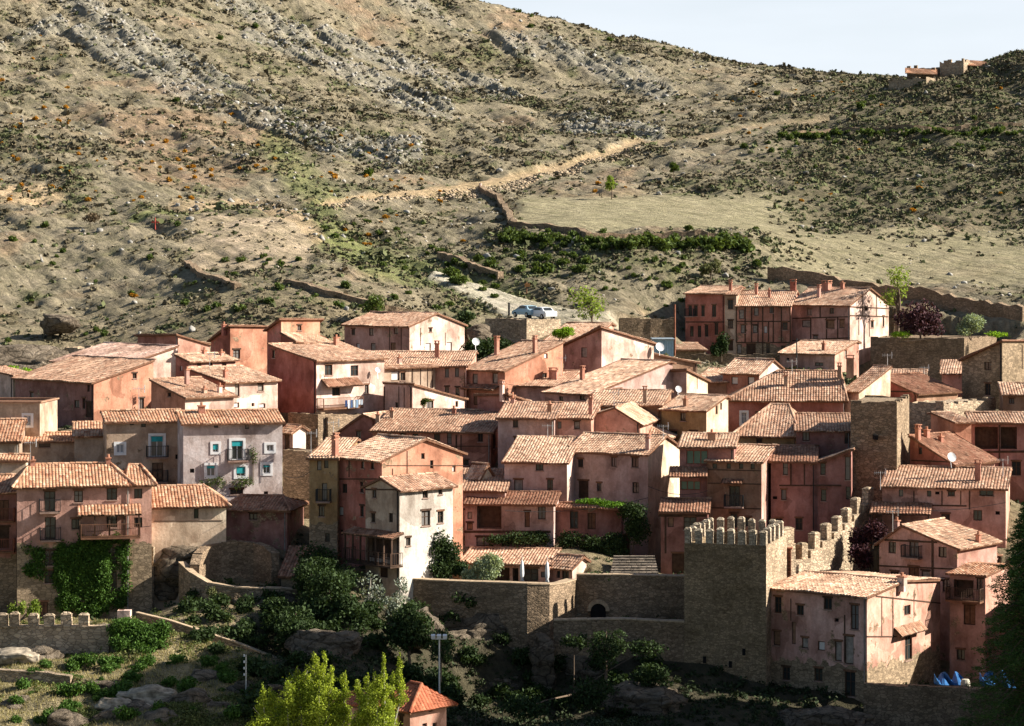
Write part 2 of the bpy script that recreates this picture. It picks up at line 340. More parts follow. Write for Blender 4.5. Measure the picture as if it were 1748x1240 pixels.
# ------------------------------------------------------------------ houses
HOUSES = []; BASES = []
class House: pass
def house(label, xl, xc, xr, D, r, ye, yb, roof, mat, ops='', d=None, mr=None, ml=None, zs=None, tilem=None, o=.4, og=.22, cat='house', name='stone_house', chim='', timber='', extra=4.0, roofmat2=None, patch=0, w=None, group=None, stain=.5):
    h = House(); h.label = label; rr = R(r); c, s = math.cos(rr), math.sin(rr)
    Cx = (xc - CX) / F * D; Cy = D; tl = (xl - CX) / F
    W = w or (Cx - tl * Cy) / (c + tl * s)
    if xr is not None and d is None:
        tr = (xr - CX) / F; d = (tr * Cy - Cx) / (s - tr * c)
    if not (1.0 < d < 30) or not (1 < W < 40): print('BAD SIZE', label, round(W, 1), round(d, 1))
    U = Vector((c, -s, 0)); V = Vector((s, c, 0)); FR = Vector((Cx, Cy, 0)); FL = FR - U * W
    h.FL, h.U, h.V, h.W, h.d, h.D = FL, U, V, W, d, D
    def pt(u, v, z): return FL + U * u + V * v + Vector((0, 0, z))
    h.pt = pt
    def zpx(py, u, v): return (HY - py) / F * pt(u, v, 0).y
    h.zpx = zpx
    ze = zpx(ye, W, 0); zb = zpx(yb, W, 0); h.ze, h.zb = ze, zb
    k = roof[0]; slopes = []; caps = []
    if k == 'u':      # ridge parallel to the front
        fr, yr = roof[1], roof[2]; vr = fr * d; zr = zpx(yr, W, vr)
        p1 = (zr - ze) / vr if vr > .01 else 0
        p2 = roof[3] if len(roof) > 3 else (p1 if vr > .01 else .35)
        H = lambda u, v: ze + p1 * v if v <= vr else zr - p2 * (v - vr)
        f1 = lambda u, v: ze + p1 * v; f2 = lambda u, v: zr - p2 * (v - vr)
        if vr > .3: slopes.append([(-og, -o, f1), (W + og, -o, f1), (W + og, vr, f1), (-og, vr, f1)])
        if d - vr > .3: slopes.append([(W + og, d + o, f2), (-og, d + o, f2), (-og, vr, f2), (W + og, vr, f2)])
        caps.append(((-og, vr, zr), (W + og, vr, zr))); prof_s = [0, vr, d] if .01 < vr < d - .01 else [0, d]; prof_f = [0, W]
    elif k == 'v':    # ridge runs away from the front: gable or shed seen on the front
        fr, yr = roof[1], roof[2]; ur = fr * W; zr = zpx(yr, ur, 0)
        yl = roof[3] if len(roof) > 3 else None
        zl = zpx(yl, 0, 0) if yl else ze
        pR = (zr - ze) / (W - ur) if W - ur > .01 else 0; pL = (zr - zl) / ur if ur > .01 else 0
        H = lambda u, v: zl + pL * u if u <= ur and ur > .01 else zr - pR * (u - ur)
        fL = lambda u, v: zl + pL * u; fR = lambda u, v: zr - pR * (u - ur)
        if ur > .3: slopes.append([(-o, -og, fL), (ur, -og, fL), (ur, d + og, fL), (-o, d + og, fL)])
        if W - ur > .3: slopes.append([(ur, -og, fR), (W + o, -og, fR), (W + o, d + og, fR), (ur, d + og, fR)])
        caps.append(((ur, -og, zr), (ur, d + og, zr))); prof_s = [0, d]; prof_f = [0, ur, W] if .01 < ur < W - .01 else [0, W]
    elif k == 'p':    # single tilted plane from front left, front right and back right heights
        zl = zpx(roof[1], 0, 0); zr_ = ze; zk = zpx(roof[2], W, d)
        H = (lambda A_, B_: lambda u, v: zl + A_ * u + B_ * v)((zr_ - zl) / W, (zk - zr_) / d)
        slopes.append([(-og, -o, H), (W + og, -o, H), (W + og, d + o, H), (-og, d + o, H)]); prof_s = [0, d]; prof_f = [0, W]
        if roof[3:]: caps.append(((-og, d, H(0, d)), (W + og, d, H(W, d))))
    elif k == 'hip':
        yr = roof[1]; iL = roof[2] * W; iR = W - roof[3] * W; vr = d / 2; zr = zpx(yr, iR, vr); H = lambda u, v: ze
        pf = (zr - ze) / vr; f1 = lambda u, v: ze + pf * v; f2 = lambda u, v: zr - pf * (v - vr)
        slopes.append([(-o, -o, f1), (W + o, -o, f1), (iR, vr, f1), (iL, vr, f1)]); slopes.append([(W + o, d + o, f2), (-o, d + o, f2), (iL, vr, f2), (iR, vr, f2)])
        e = ze - pf * o
        for a, b, i in ((W + o, 1, iR), (-o, -1, iL)):
            fn = (lambda i, a: lambda u, v: zr - (zr - e) * abs(u - i) / max(.01, abs(a - i)))(i, a)
            slopes.append([(a, -o, fn), (a, d + o, fn), (i, vr, fn)])
            caps.append(((i, vr, zr), (a, -o, e)))
        if iR - iL > .2: caps.append(((iL, vr, zr), (iR, vr, zr)))
        prof_s = [0, d]; prof_f = [0, W]
    else:             # flat with a low tiled parapet
        H = lambda u, v: ze; prof_s = [0, d]; prof_f = [0, W]
    h.H = H
    bx, by = pt(W / 2, d / 2, 0).xy
    root = empty(name, (bx, by, zb), label, cat, group or ('houses of the old town' if cat == 'house' else None)); h.root = root
    zlow = zb - extra
    # face definitions: origin, horizontal dir, inward normal, length, profile positions -> (u,v)
    faces = {'F': (pt(0, 0, zlow), U, V, W, [(x, x, 0) for x in prof_f]), 'R': (pt(W, 0, zlow), V, -U, d, [(x, W, x) for x in prof_s]),
             'L': (pt(0, d, zlow), -V, U, d, [(d - x, 0, x) for x in prof_s[::-1]]), 'B': (pt(W, d, zlow), -U, -V, W, [(W - x, x, d) for x in prof_f[::-1]])}
    h.faces = faces
    if patch == 0 and cat == 'house' and not isinstance(mat, bpy.types.Material) and mat not in ('white', 'lav', 'pale') and (int(xl) * 7 + int(xc)) % 3 == 0: patch = .08
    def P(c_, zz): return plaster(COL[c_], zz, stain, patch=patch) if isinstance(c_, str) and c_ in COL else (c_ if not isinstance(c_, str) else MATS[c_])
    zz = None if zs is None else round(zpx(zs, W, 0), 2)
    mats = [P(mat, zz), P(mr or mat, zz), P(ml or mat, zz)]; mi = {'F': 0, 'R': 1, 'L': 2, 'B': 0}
    # openings
    holes = {'F': [], 'R': [], 'L': [], 'B': []}
    def hit(fc, px, py):
        o_, hx, nin, ln, _ = faces[fc]; t = (px - CX) / F
        den = t * hx.y - hx.x; s_ = (o_.x - t * o_.y) / den; y = o_.y + s_ * hx.y
        return s_, (HY - py) / F * y
    h.hit = hit
    for tok in ops.split(';'):
        tok = tok.split()
        if len(tok) < 6: continue
        kd, fc = tok[0], tok[1]; x, y, ww, hh = map(float, tok[2:6])
        s0, _ = hit(fc, x - ww / 2, y); s1, _ = hit(fc, x + ww / 2, y); sm, za = hit(fc, x, y - hh / 2); _, zb2 = hit(fc, x, y + hh / 2)
        if s0 > s1: s0, s1 = s1, s0
        ln = faces[fc][3]; mid = (s0 + s1) / 2; s1 = min(max(s1, mid + .18), ln - .08); s0 = max(.08, min(s0, mid - .18))
        if s1 - s0 < .2: print('drop op', label, tok); continue
        ok = all(s1 < q[0] - .02 or s0 > q[1] + .02 or za < q[2] - .02 or zb2 > q[3] + .02 for q in holes[fc])
        o_, hx, nin, ln, pr = faces[fc]
        top = min(H(*[(p_ + (q_ - p_) * 0) for p_, q_ in ((a[1], a[1]), (a[2], a[2]))]) for a in pr)
        if k in 'uvp':
            def topat(s_):
                for A_, B_ in zip(pr[:-1], pr[1:]):
                    if A_[0] <= s_ <= B_[0]:
                        f_ = (s_ - A_[0]) / (B_[0] - A_[0]); return H(A_[1], A_[2]) * (1 - f_) + H(B_[1], B_[2]) * f_
                return top
            top = min(topat(s0), topat(s1))
        if za > top - .12: za = top - .12
        if not ok or za - zb2 < .2: print('drop op', label, tok); continue
        holes[fc].append((s0, s1, zb2, za, kd))
    wm = MB()
    for fc, (o_, hx, nin, ln, pr) in faces.items():
        outer = [(0, zlow), (ln, zlow)] + [(s_, H(a, b) - .02) for s_, a, b in pr[::-1]]
        loops = [[Vector((a, b, 0)) for a, b in outer]]
        for q in holes[fc]: loops.append([Vector((q[0], q[2], 0)), Vector((q[0], q[3], 0)), Vector((q[1], q[3], 0)), Vector((q[1], q[2], 0))])
        flat = [p for l_ in loops for p in l_]; W3 = [o_ + hx * p.x + Vector((0, 0, p.y - o_.z)) for p in flat]
        i0 = len(wm.v); wm.v += [tuple(p) for p in W3]
        for t in tessellate_polygon(loops): 
            a, b, c_ = (W3[i] for i in t); nn = (b - a).cross(c_ - a)
            t = t if nn.dot(nin) < 0 else t[::-1]
            wm.f.append(tuple(i0 + i for i in t)); wm.m.append(mi[fc])
        for s0, s1, z0, z1, kd in holes[fc]:
            dp = .24 if kd != 'P' else .7; q = [o_ + hx * a + Vector((0, 0, b - o_.z)) for a, b in ((s0, z0), (s1, z0), (s1, z1), (s0, z1))]
            for i in range(4): wm.face([q[i], q[(i + 1) % 4], q[(i + 1) % 4] + nin * dp, q[i] + nin * dp], mi[fc])
            wm.face([p + nin * dp for p in q], mi[fc])
    h.wall = wm.build('wall', mats, root)
    if k != 'flat' and W > 3 and random.random() < .5:
        s0 = W - .18; zt_ = H(s0, 0) - .25; p_ = pt(s0, -.07, 0); pm = MB(); pm.tube([p_ + Vector((0, 0, zb - .5)), p_ + Vector((0, 0, zt_)), pt(s0, -.3, zt_ + .15)], .045, 6); pm.build('downpipe', random.choice([IRON, WOODB, plain('zinc', (.25, .24, .22))]), root)
    for fc in holes:
        o_, hx, nin, ln, pr = faces[fc]
        for q in holes[fc]: opening(root, o_, hx, nin, *q[:4], q[4], h.wall)
    # roof
    rm = MB(); T = tilem or TILE
    h.slopes = []
    for sl_ in slopes:
        poly = [pt(u, v, f(u, v)) for u, v, f in sl_]; slope(rm, poly); h.slopes.append(poly)
    for a, b in caps: ridgecap(rm, pt(*a), pt(*b))
    if k == 'flat':
        for a, b in (((0, 0), (W, 0)), ((W, 0), (W, d)), ((W, d), (0, d)), ((0, d), (0, 0))):
            pa, pb = pt(a[0], a[1], ze), pt(b[0], b[1], ze); t = (pb - pa).normalized(); nn = t.cross(Vector((0, 0, 1)))
            rm.box(pa - t * .1 - nn * .15, pb - pa + t * .2, nn * .3, (0, 0, .12), 0)
        rm.box(pt(.1, .1, ze - .2), U * (W - .2), V * (d - .2), (0, 0, .1), 1)
    h.roof = rm.build('roof', [T, WOODB], root)
    # chimneys "x ybase w h kind"
    for tok in chim.split(';'):
        tok = tok.split()
        if len(tok) < 4: continue
        x, y, ww, hh = map(float, tok[:4]); kd = tok[4] if len(tok) > 4 else 'p'; chimney(h, x, y, ww, hh, kd)
    # timber lines "F x0 y0 x1 y1"
    tb = MB()
    for tok in timber.split(';'):
        tok = tok.split()
        if len(tok) < 5: continue
        fc = tok[0]; x0, y0, x1, y1 = map(float, tok[1:5]); o_, hx, nin, ln, _ = faces[fc]; a = hit(fc, x0, y0); b = hit(fc, x1, y1)
        t = float(tok[5]) if len(tok) > 5 else .15
        A = o_ + hx * a[0] + Vector((0, 0, a[1] - o_.z)); B = o_ + hx * b[0] + Vector((0, 0, b[1] - o_.z)); dd = B - A; nrm = dd.normalized().cross(nin)
        tb.box(A - nrm * t / 2 - nin * .035, dd, nrm * t, nin * .06)
    if tb.f: tb.build('timber_frame', WOOD, root)
    BASES.append(h); HOUSES.append(h); return h
def ray_roof(h, x, y):
    dr = Vector(((x - CX) / F, 1, (HY - y) / F)); best = None
    for poly in h.slopes:
        n = (poly[1] - poly[0]).cross(poly[2] - poly[0]).normalized(); den = dr.dot(n)
        if abs(den) < 1e-6: continue
        t = poly[0].dot(n) / den; p = dr * t; ins = True; sg = None
        for i in range(len(poly)):
            e = poly[(i + 1) % len(poly)] - poly[i]; sd_ = e.cross(p - poly[i]).dot(n)
            if sd_ * (1 if sg is None else sg) < -.3: ins = False; break
            if sg is None and abs(sd_) > .3: sg = 1 if sd_ > 0 else -1
        if ins and (best is None or t < best.y): best = p
    if best is None:
        poly = h.slopes[0] if h.slopes else [h.pt(h.W / 2, h.d / 2, h.ze)]; c = sum(poly, Vector()) / len(poly); best = dr * c.y
    return best
def chimney(h, x, y, ww, hh, kd):
    p = ray_roof(h, x, y); k = p.y / F; W = max(.35, ww * k * .8); Hh = hh * k; mb = MB(); U, V = h.U, h.V
    m = {'p': COL['pink'], 'o': COL['red2'], 'r': COL['red'], 'b': COL['beige'], 'w': COL['pale'], 'd': COL['brown']}[kd]; mt = plaster(m)
    o = p - U * W / 2 - V * W / 2 - Vector((0, 0, .7)); mb.box(o, U * W, V * W, (0, 0, Hh + .7))
    t = .07; q = o + Vector((0, 0, Hh + .7)); mb.box(q - U * t - V * t, U * (W + 2 * t), V * (W + 2 * t), (0, 0, .09), 1)
    if Hh > .9 or W > .7:
        for a, b in ((0, 0), (W - .1, 0), (0, W - .1), (W - .1, W - .1)): mb.box(q + U * a + V * b + Vector((0, 0, .09)), U * .1, V * .1, (0, 0, .22), 0)
        mb.box(q - U * t - V * t + Vector((0, 0, .31)), U * (W + 2 * t), V * (W + 2 * t), (0, 0, .08), 1)
    else: mb.tube([q + U * W / 2 + V * W / 2, q + U * W / 2 + V * W / 2 + Vector((0, 0, .35))], .11, 8, 1)
    mb.build('chimney', [mt, plain('clay', (.40, .19, .12))], h.roof)
def canopy(h, fc, x0, x1, ytop, ybot, dep=.9, T=None, name='canopy', posts=None, drop=.45):
    """small tiled lean-to roof fixed on face fc between photo columns x0..x1"""
    o_, hx, nin, ln, _ = h.faces[fc]; a, za = h.hit(fc, x0, ytop); b, _ = h.hit(fc, x1, ytop); _, zb_ = h.hit(fc, (x0 + x1) / 2, ybot)
    Q = lambda s, z, k: o_ + hx * s + Vector((0, 0, z - o_.z)) - nin * k
    mb = MB(); slope(mb, [Q(a, zb_ , dep), Q(b, zb_, dep), Q(b, za, .02), Q(a, za, .02)], th=.1)
    r_ = mb.build(name, [T or TILE, WOOD], h.root)
    if posts:
        _, zp = h.hit(fc, x0, posts[0])
        for i in range(int(posts[1])):
            s_ = a + (b - a) * (.04 + .92 * i / max(1, posts[1] - 1)); q = Q(s_, zp, dep - .15)
            pm = MB(); pm.box(q - hx * .06, hx * .12, nin * .12, (0, 0, zb_ - zp)); pm.build('post', WOOD, r_)
    return r_
def balcony(h, fc, x0, x1, yfloor, dep=.9, mat=None, hgt=.95, slabm=None, sp=.14):
    o_, hx, nin, ln, _ = h.faces[fc]; a, z = h.hit(fc, x0, yfloor); b, _ = h.hit(fc, x1, yfloor)
    Q = lambda s, k: o_ + hx * s + Vector((0, 0, z - o_.z)) - nin * k
    mb = MB(); mb.box(Q(a, 0) - Vector((0, 0, .16)), hx * (b - a), -nin * dep, (0, 0, .14)); bl = mb.build('balcony', slabm or WOODB, h.root)
    railing([Q(a + .03, .02), Q(a + .03, dep - .05), Q(b - .03, dep - .05), Q(b - .03, .02)], hgt, mat or IRON, bl, sp=sp); return bl
# ------------------------------------------------------------------ the houses, far to near
# --- upper right cluster
q1 = house('red three storey house with tall narrow windows at left end of the highest row', 1170, 1237, 1258, 304, 18, 501, 592, ('u', .8, 489), 'red', 'B F 1178 531 6 18;w F 1188 531 6 18;w F 1200 531 6 18;w F 1219 531 7 20;w F 1181 566 6 18;w F 1194 566 6 20;w F 1206 565 6 20;w F 1223 562 6 20;s F 1186 572 5 14', d=11, chim='1247 497 6 14 o;1291 503 5 14 o', timber='F 1171 550 1236 550')
q1b = house('narrow beige house strip wedged between two red facades in the highest row', 1237, 1257, None, 303.5, 10, 503, 612, ('u', .9, 492), 'beige', 'w F 1247 520 9 16;w F 1247 554 9 14;D F 1247 590 9 18', d=9)
q2 = house('pinkish red house with a dense dark timber grid in middle of highest row', 1257, 1349, None, 302, 12, 522, 612, ('u', .75, 497), 'red2', 's F 1266 537 9 16;s F 1291 532 8 14;w F 1317 529 7 11;s F 1269 562 9 14;s F 1289 562 8 13;x F 1307 563 6 12;w F 1340 557 9 13;D F 1282 598 16 22;w F 1311 595 6 18;s F 1262 596 8 16;w F 1331 524 4 5;w F 1337 597 8 14', d=11, zs=588, chim='1354 497 12 15 r;1313 508 4 12 o',
   timber='F 1257 549 1349 549;F 1257 585 1349 585;F 1257 523 1257 585;F 1272 525 1272 585;F 1283 525 1283 585;F 1302 523 1302 610;F 1320 523 1320 585;F 1334 523 1334 585;F 1349 523 1349 585;F 1294 549 1294 585;F 1312 549 1312 585', patch=.1)
q3 = house('long pink house with half timbered white gable at right end of highest row', 1349, 1451, 1517, 300, 36, 520, 590, ('u', .5, 492), 'pink', 'w F 1382 533 8 11;w F 1420 531 8 10;s F 1377 553 16 12;n F 1417 554 15 14;n F 1437 553 9 14;w R 1479 527 6 8;w R 1489 554 5 11;w R 1508 549 3 18;s F 1392 576 8 6', mr='pale', chim='1411 496 16 12 o;1438 494 7 10 o;1398 507 4 16 p',
   timber='F 1349 544 1451 541;F 1384 544 1384 580;F 1411 543 1411 578;F 1430 542 1430 578;F 1400 522 1400 543;F 1349 582 1451 577;R 1451 539 1516 541;R 1472 500 1472 540;R 1496 503 1496 541;R 1466 540 1466 572;R 1484 540 1484 575;R 1451 524 1517 527')
q4 = house('small low house with sloping roof just below the highest row', 1331, 1425, 1466, 286, 30, 604, 634, ('u', .9, 583), 'pink', 'w F 1398 622 14 6;h F 1345 614 5 6;s R 1444 604 4 11;w F 1403 618 3 8', mr='salmon', chim='1406 597 5 10 o')
q5 = house('low stone shed under a tiled roof beside the dark hedge', 1152, 1205, None, 296, -8, 597, 632, ('u', .9, 586), 'st_brown' if False else 'brown', '', d=6, zs=598)
# --- the upper centre and left
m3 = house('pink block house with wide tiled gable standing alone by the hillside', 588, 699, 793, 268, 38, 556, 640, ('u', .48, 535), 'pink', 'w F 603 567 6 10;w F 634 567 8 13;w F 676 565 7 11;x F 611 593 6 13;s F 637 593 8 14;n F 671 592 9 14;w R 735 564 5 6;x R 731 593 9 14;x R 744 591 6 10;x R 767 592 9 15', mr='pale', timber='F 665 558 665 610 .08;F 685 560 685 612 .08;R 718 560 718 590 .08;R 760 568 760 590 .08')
t1 = house('red box house lit on its right side, left of the tall tower block', 360, 393, 462, 250, 48, 557, 668, ('p', 581, 558), 'red', 'w R 404 605 12 16', mr='orange', chim='382 562 5 7 r')
t2 = house('tall saturated red tower block with a single window under its roof edge', 456, 480, 546, 243, 46, 546, 700, ('p', 563, 546), 'red', 'w R 511 560 7 9;w F 467 604 6 13', mr='orange')
t3 = house('narrow attic storey with three tiny windows stepped under the red tower', 482, 505, 570, 241, 45, 583, 640, ('p', 570, 586), 'red', 'w R 518 590 4 5;w R 535 590 4 5;w R 552 591 4 5', mr='salmon', chim='574 588 9 11 o', o=.15)
t3.root['label'] = 'narrow attic storey with three tiny windows stepped under the red tower'
m1 = house('big red house with white right front, canopy balcony and hanging laundry', 461, 540, 656, 234, 44, 615, 708, ('v', 0.0, 588), 'red', 'w R 561 632 13 18;w R 605 633 13 18;w R 574 666 14 20;w R 626 665 7 16;w F 467 605 5 13', mr='pale', extra=9, zs=None, og=.3, stain=.35)
canopy(m1, 'R', 548, 610, 648, 659, 1.0, TILED)
bl = balcony(m1, 'R', 541, 609, 697, 1.0, WOODB)
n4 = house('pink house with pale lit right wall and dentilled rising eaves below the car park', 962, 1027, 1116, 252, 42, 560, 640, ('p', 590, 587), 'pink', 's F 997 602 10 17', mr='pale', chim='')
n4b = house('tiled house roof with a yellow shrub beside it under the stone car park', 925, 1000, 1062, 262, 20, 585, 620, ('u', .9, 552), 'salmon', d=10)
q6 = house('low stone outhouse roof sloping behind the pale walled pink house', 1098, 1190, None, 262, -20, 619, 640, ('v', 0.0, 600), 'brown', d=8)
l5 = house('dark pink flat box house at the upper left under the bare slope', 235, 304, 358, 262, 42, 572, 640, ('p', 573, 588), 'dred', mr='salmon', ops='')
l4 = house('pale house with a broad pinkish sloping roof at the upper left', 90, 212, 303, 246, 46, 622, 680, ('u', 1.0, 591), 'beige', 's R 250 607 3 12', mr='pale', zs=None, tilem=plaster((.55, .36, .28)))
l4b = house('small shed with clay roof tucked behind the long orange house roof', 163, 192, 235, 240, 44, 632, 660, ('v', 0, 617), 'beige', '')
l3 = house('long roofed house with vivid orange side wall at the left of town', 26, 160, 262, 226, 46, 652, 735, ('u', 1.0, 615), 'dred', 'w F 131 690 9 13;w F 151 663 4 12;D F 152 700 12 26;s F 54 676 6 12;w R 230 642 7 9;w R 242 690 8 20;w F 143 689 5 18', mr='orange')
l3b = house('pale lit house with sloping clay roof at the far left edge', -30, 22, 60, 236, 46, 640, 700, ('v', 0, 628), 'pale', '', mr='cream')
l6 = house('house with pale right front under a dormer roof behind the striped roof', 322, 384, 474, 228, 46, 652, 712, ('v', 0, 629), 'red2', 's R 405 663 8 28;s R 445 662 10 12;x R 404 692 9 9;h R 432 691 4 6;x R 448 693 10 8', mr='pale', chim='385 645 8 12 o')
l6b = house('small attic with windows and antenna above the pale fronted house', 300, 322, 402, 236, 40, 616, 660, ('v', 0, 606), 'red2', 'w R 340 622 7 6;w R 360 622 7 6;w R 383 622 8 6;x F 309 629 4 9', mr='salmon', chim='349 605 7 6 o;378 607 4 5 p')
l7 = house('red sided house with low pale front and mottled roof left of town centre', 258, 316, 399, 220, 46, 678, 715, ('v', 0, 648), 'orange', 'w F 289 674 6 7', mr='pale', chim='319 643 5 11 p;349 672 4 7 b;375 672 4 12 w')
l1 = house('plain beige cube house with one framed window at the left edge', -40, 68, None, 212, 4, 688, 745, ('flat',), 'beige', 'V F 47 718 12 17', d=6)
# --- middle rows
n0 = house('beige attic storey with closed panels and ochre side, below the block house', 656, 743, None, 246, -36, 624, 705, ('u', 0.05, 622, .16), 'beige', 'x F 675 642 14 16;w F 688 643 8 14', d=None if False else 7, ml='ochre', timber='F 704 628 704 668;F 718 628 718 668 .08;F 730 628 730 668 .08;F 738 628 738 668 .1', chim='682 622 5 11 w')
n1 = house('mauve shed roofed house with climbing green plant by its window', 656, 704, 793, 236, 40, 657, 722, ('u', 0.0, 656, .22), 'mauve', 'w R 734 691 12 13;w F 677 698 4 22;h R 780 690 5 10', mr='pale', timber='F 656 660 656 705;F 681 660 681 705 .09;F 690 662 690 700 .08')
n2 = house('pinkish house with paired dark windows and orange chimney in upper centre', 743, 796, None, 246, 5, 625, 700, ('u', .9, 601), 'salmon', 'w F 763 637 7 15;w F 780 636 7 15;w F 763 668 7 15;w F 781 670 7 17', d=10, chim='746 612 9 24 o', w=13)
n3 = house('bright orange red house with grey shutters and two tall chimneys', 794, 862, 961, 243, 44, 632, 700, ('u', 1.0, 584), 'red2', 's F 811 647 9 17;s F 845 646 9 17;n F 812 682 8 20;w R 930 643 7 12;x R 932 608 6 9', mr='orange', chim='848 607 8 27 o;913 602 6 23 o')
canopy(n3, 'F', 792, 852, 656, 664, 1.0, TILED)
n8 = house('small red house with two white shuttered windows right of centre', 1234, 1296, 1334, 248, 33, 637, 690, ('u', .6, 614), 'red2', 'x F 1254 650 11 13;x F 1282 650 11 13', mr='pale')
n8b = house('dark shaded roof house left of the small red house', 1182, 1240, None, 250, 18, 652, 700, ('u', .9, 630), 'brown', d=9)
n6 = house('grey beige box house with leaning eave and lit right side', 1075, 1172, 1208, 243, 30, 632, 690, ('p', 638, 650), 'mauve', 'n F 1132 656 8 14', mr='cream', timber='R 1190 642 1190 665 .08')
n5 = house('wide tiled roof house in the centre with dark recess in its side', 930, 1010, 1148, 235, 44, 672, 720, ('u', .96, 617), 'pink', 'w F 958 681 7 8;w F 994 679 9 8;w R 1054 669 14 9', mr='mauve', chim='994 649 6 18 o')
n5b = house('little low house with whiff of white satellite dish on its roof', 912, 960, None, 243, 14, 659, 700, ('u', .95, 634), 'salmon', 'w F 930 643 7 10;n F 938 674 7 12', d=8, w=8, chim='945 648 17 14 o')
n5b.root['label'] = 'little low roofed house tucked beside the tall orange red wall'
n9 = house('broad red house with a large mottled roof right of town centre', 1243, 1440, None, 231, 8, 682, 760, ('hip', 634, .42, .03), 'red', 'V F 1270 714 9 19;w F 1293 706 7 8;w F 1333 692 8 7', d=9.5, mr='white', chim='1341 660 8 18 b;1433 646 5 20 b;1451 633 16 20 d')
n10 = house('lit white gabled wall and tiled roof beside the broad red house', 1440, 1466, 1520, 233, 44, 668, 720, ('u', 1.0, 626), 'salmon', '', mr='cream', o=.3)
p1 = house('pinkish red gabled house with timber band behind the square stone tower', 1501, 1565, 1635, 236, 46, 671, 710, ('v', 0.0, 641), 'red', 'w F 1518 657 4 6', mr='brown', timber='F 1504 668 1560 669', tilem=TILED)
p1b = house('tile roofed outbuilding with a line of holes behind the gabled red house', 1520, 1580, None, 246, 10, 648, 690, ('u', .9, 632), 'salmon', 'h F 1550 652 4 4', d=7)
n7 = house('brownish house with dark shaded roof and blue window in the town centre', 1000, 1128, None, 227, 10, 692, 760, ('u', .9, 667), 'brown', 'V F 1103 721 9 13;w F 1060 716 5 16', d=9, chim='1101 688 6 22 b')
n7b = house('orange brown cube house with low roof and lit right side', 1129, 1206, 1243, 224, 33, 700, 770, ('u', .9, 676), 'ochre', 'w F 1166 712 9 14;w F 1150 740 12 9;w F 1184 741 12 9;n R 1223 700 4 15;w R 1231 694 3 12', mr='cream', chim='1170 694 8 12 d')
c11 = house('small dark red cube house with tiled edge above the long creamy roof', 815, 869, 901, 228, 35, 674, 720, ('p', 675, 684), 'dred', '', mr='salmon', chim='857 673 7 17 w;875 688 4 12 p')
m1b = house('low dark red house squeezed between the laundry house and the creamy roof', 576, 640, None, 228, 24, 716, 775, ('v', .7, 708, 738), 'dred', 'w F 612 742 8 12', d=8)
c9 = house('red house with dark timber lines under a long creamy roof', 636, 838, 850, 221, 10, 737, 810, ('u', .9, 701), 'red2', 'w F 666 744 6 9;w F 687 746 8 11;w F 709 744 9 7;w F 746 750 10 17;w F 767 749 8 19;w F 820 747 9 15;w R 844 752 5 27;w F 795 790 10 9;w F 843 780 4 10', d=9.5, chim='645 722 7 13 b;669 714 5 12 b;775 707 7 8 o;723 738 3 14 d', timber='F 779 743 779 800;F 787 743 787 800 .1;F 755 762 838 762 .08', og=.3)
c10 = house('mauve pink house with tall blank wall and a dark chimney on its roof', 850, 946, None, 216, 6, 714, 800, ('u', .9, 688), 'mauve', 'w F 880 724 9 12;s F 882 754 9 14', d=8.5, chim='938 704 9 13 d;875 690 4 9 p')
c10b = house('pinkish house next to the orange gable with two small windows', 946, 1009, None, 217, 8, 714, 800, ('u', .9, 689), 'salmon', 'w F 955 726 5 12;s F 985 726 10 13', d=8, chim='1008 708 6 28 o')
c10c = house('orange pink gable fronted house with lit wall in the town centre', 1011, 1092, None, 219, 14, 722, 800, ('v', .48, 696, 708), 'salmon', '', d=9)
c10d = house('low tiled roof with a small red chimney above the long ridge', 1036, 1140, None, 221, 10, 748, 800, ('hip', 728, .3, .4), 'salmon', '', d=8, chim='1071 742 4 12 r;1063 731 7 7 r')
s1 = house('tiny lit house with orange roof squeezed in the alley beside the grey house', 480, 500, 522, 216, 40, 737, 780, ('u', .6, 727), 'salmon', 'D F 490 755 9 26', mr='pale', tilem=TILEO)
s2 = house('plain dark stone wall house above the shaded alley', 483, 545, None, 206, 2, 771, 880, ('flat',), 'st_dark', 'w F 525 795 10 8', d=5, name='stone_house') if False else None
r4b = None
r5 = house('red gabled house with rust brown tiled roof and white satellite dish', 1553, 1628, 1698, 208, 46, 791, 850, ('v', 0.0, 744), 'red', 'w F 1571 770 5 12', mr='salmon', tilem=TILED, chim='1567 752 9 20 o;1582 748 10 13 o;1606 755 4 9 o', timber='F 1556 786 1624 789 .1')
r3 = house('sunlit orange end wall of a low tiled house above the dark gallery', 1631, 1658, None, 216, -16, 720, 790, ('u', .9, 704), 'orange', '', d=5)
r3b = house('dark open gallery house with black timber posts at the right edge', 1658, 1790, None, 216.5, 6, 722, 860, ('u', .9, 705), 'dred', 'P F 1684 748 40 38;P F 1722 748 28 38;w F 1680 800 16 24;w F 1735 800 16 24', d=5, timber='F 1658 772 1760 771 .2;F 1706 726 1706 800 .15')
r1 = house('tall rough stone house with pink plastered side at the right edge', 1642, 1711, 1800, 241, 44, 582, 705, ('p', 614, 582), 'rubble' if False else 'brown', 'w F 1686 625 12 14;w F 1686 665 10 20', mr='salmon', zs=560, patch=0, timber='R 1745 590 1745 630 .1')
r1b = house('small pinkish house beside the tall stone house with lit roof', 1608, 1650, None, 250, 10, 637, 690, ('p', 637, 615), 'salmon', 'x F 1637 683 5 10', d=7)
r1c = house('low tiled house front jutting from the stone house at the right edge', 1712, 1790, None, 226, 8, 673, 720, ('u', .9, 655), 'brown', 'w F 1727 685 9 9', d=5)
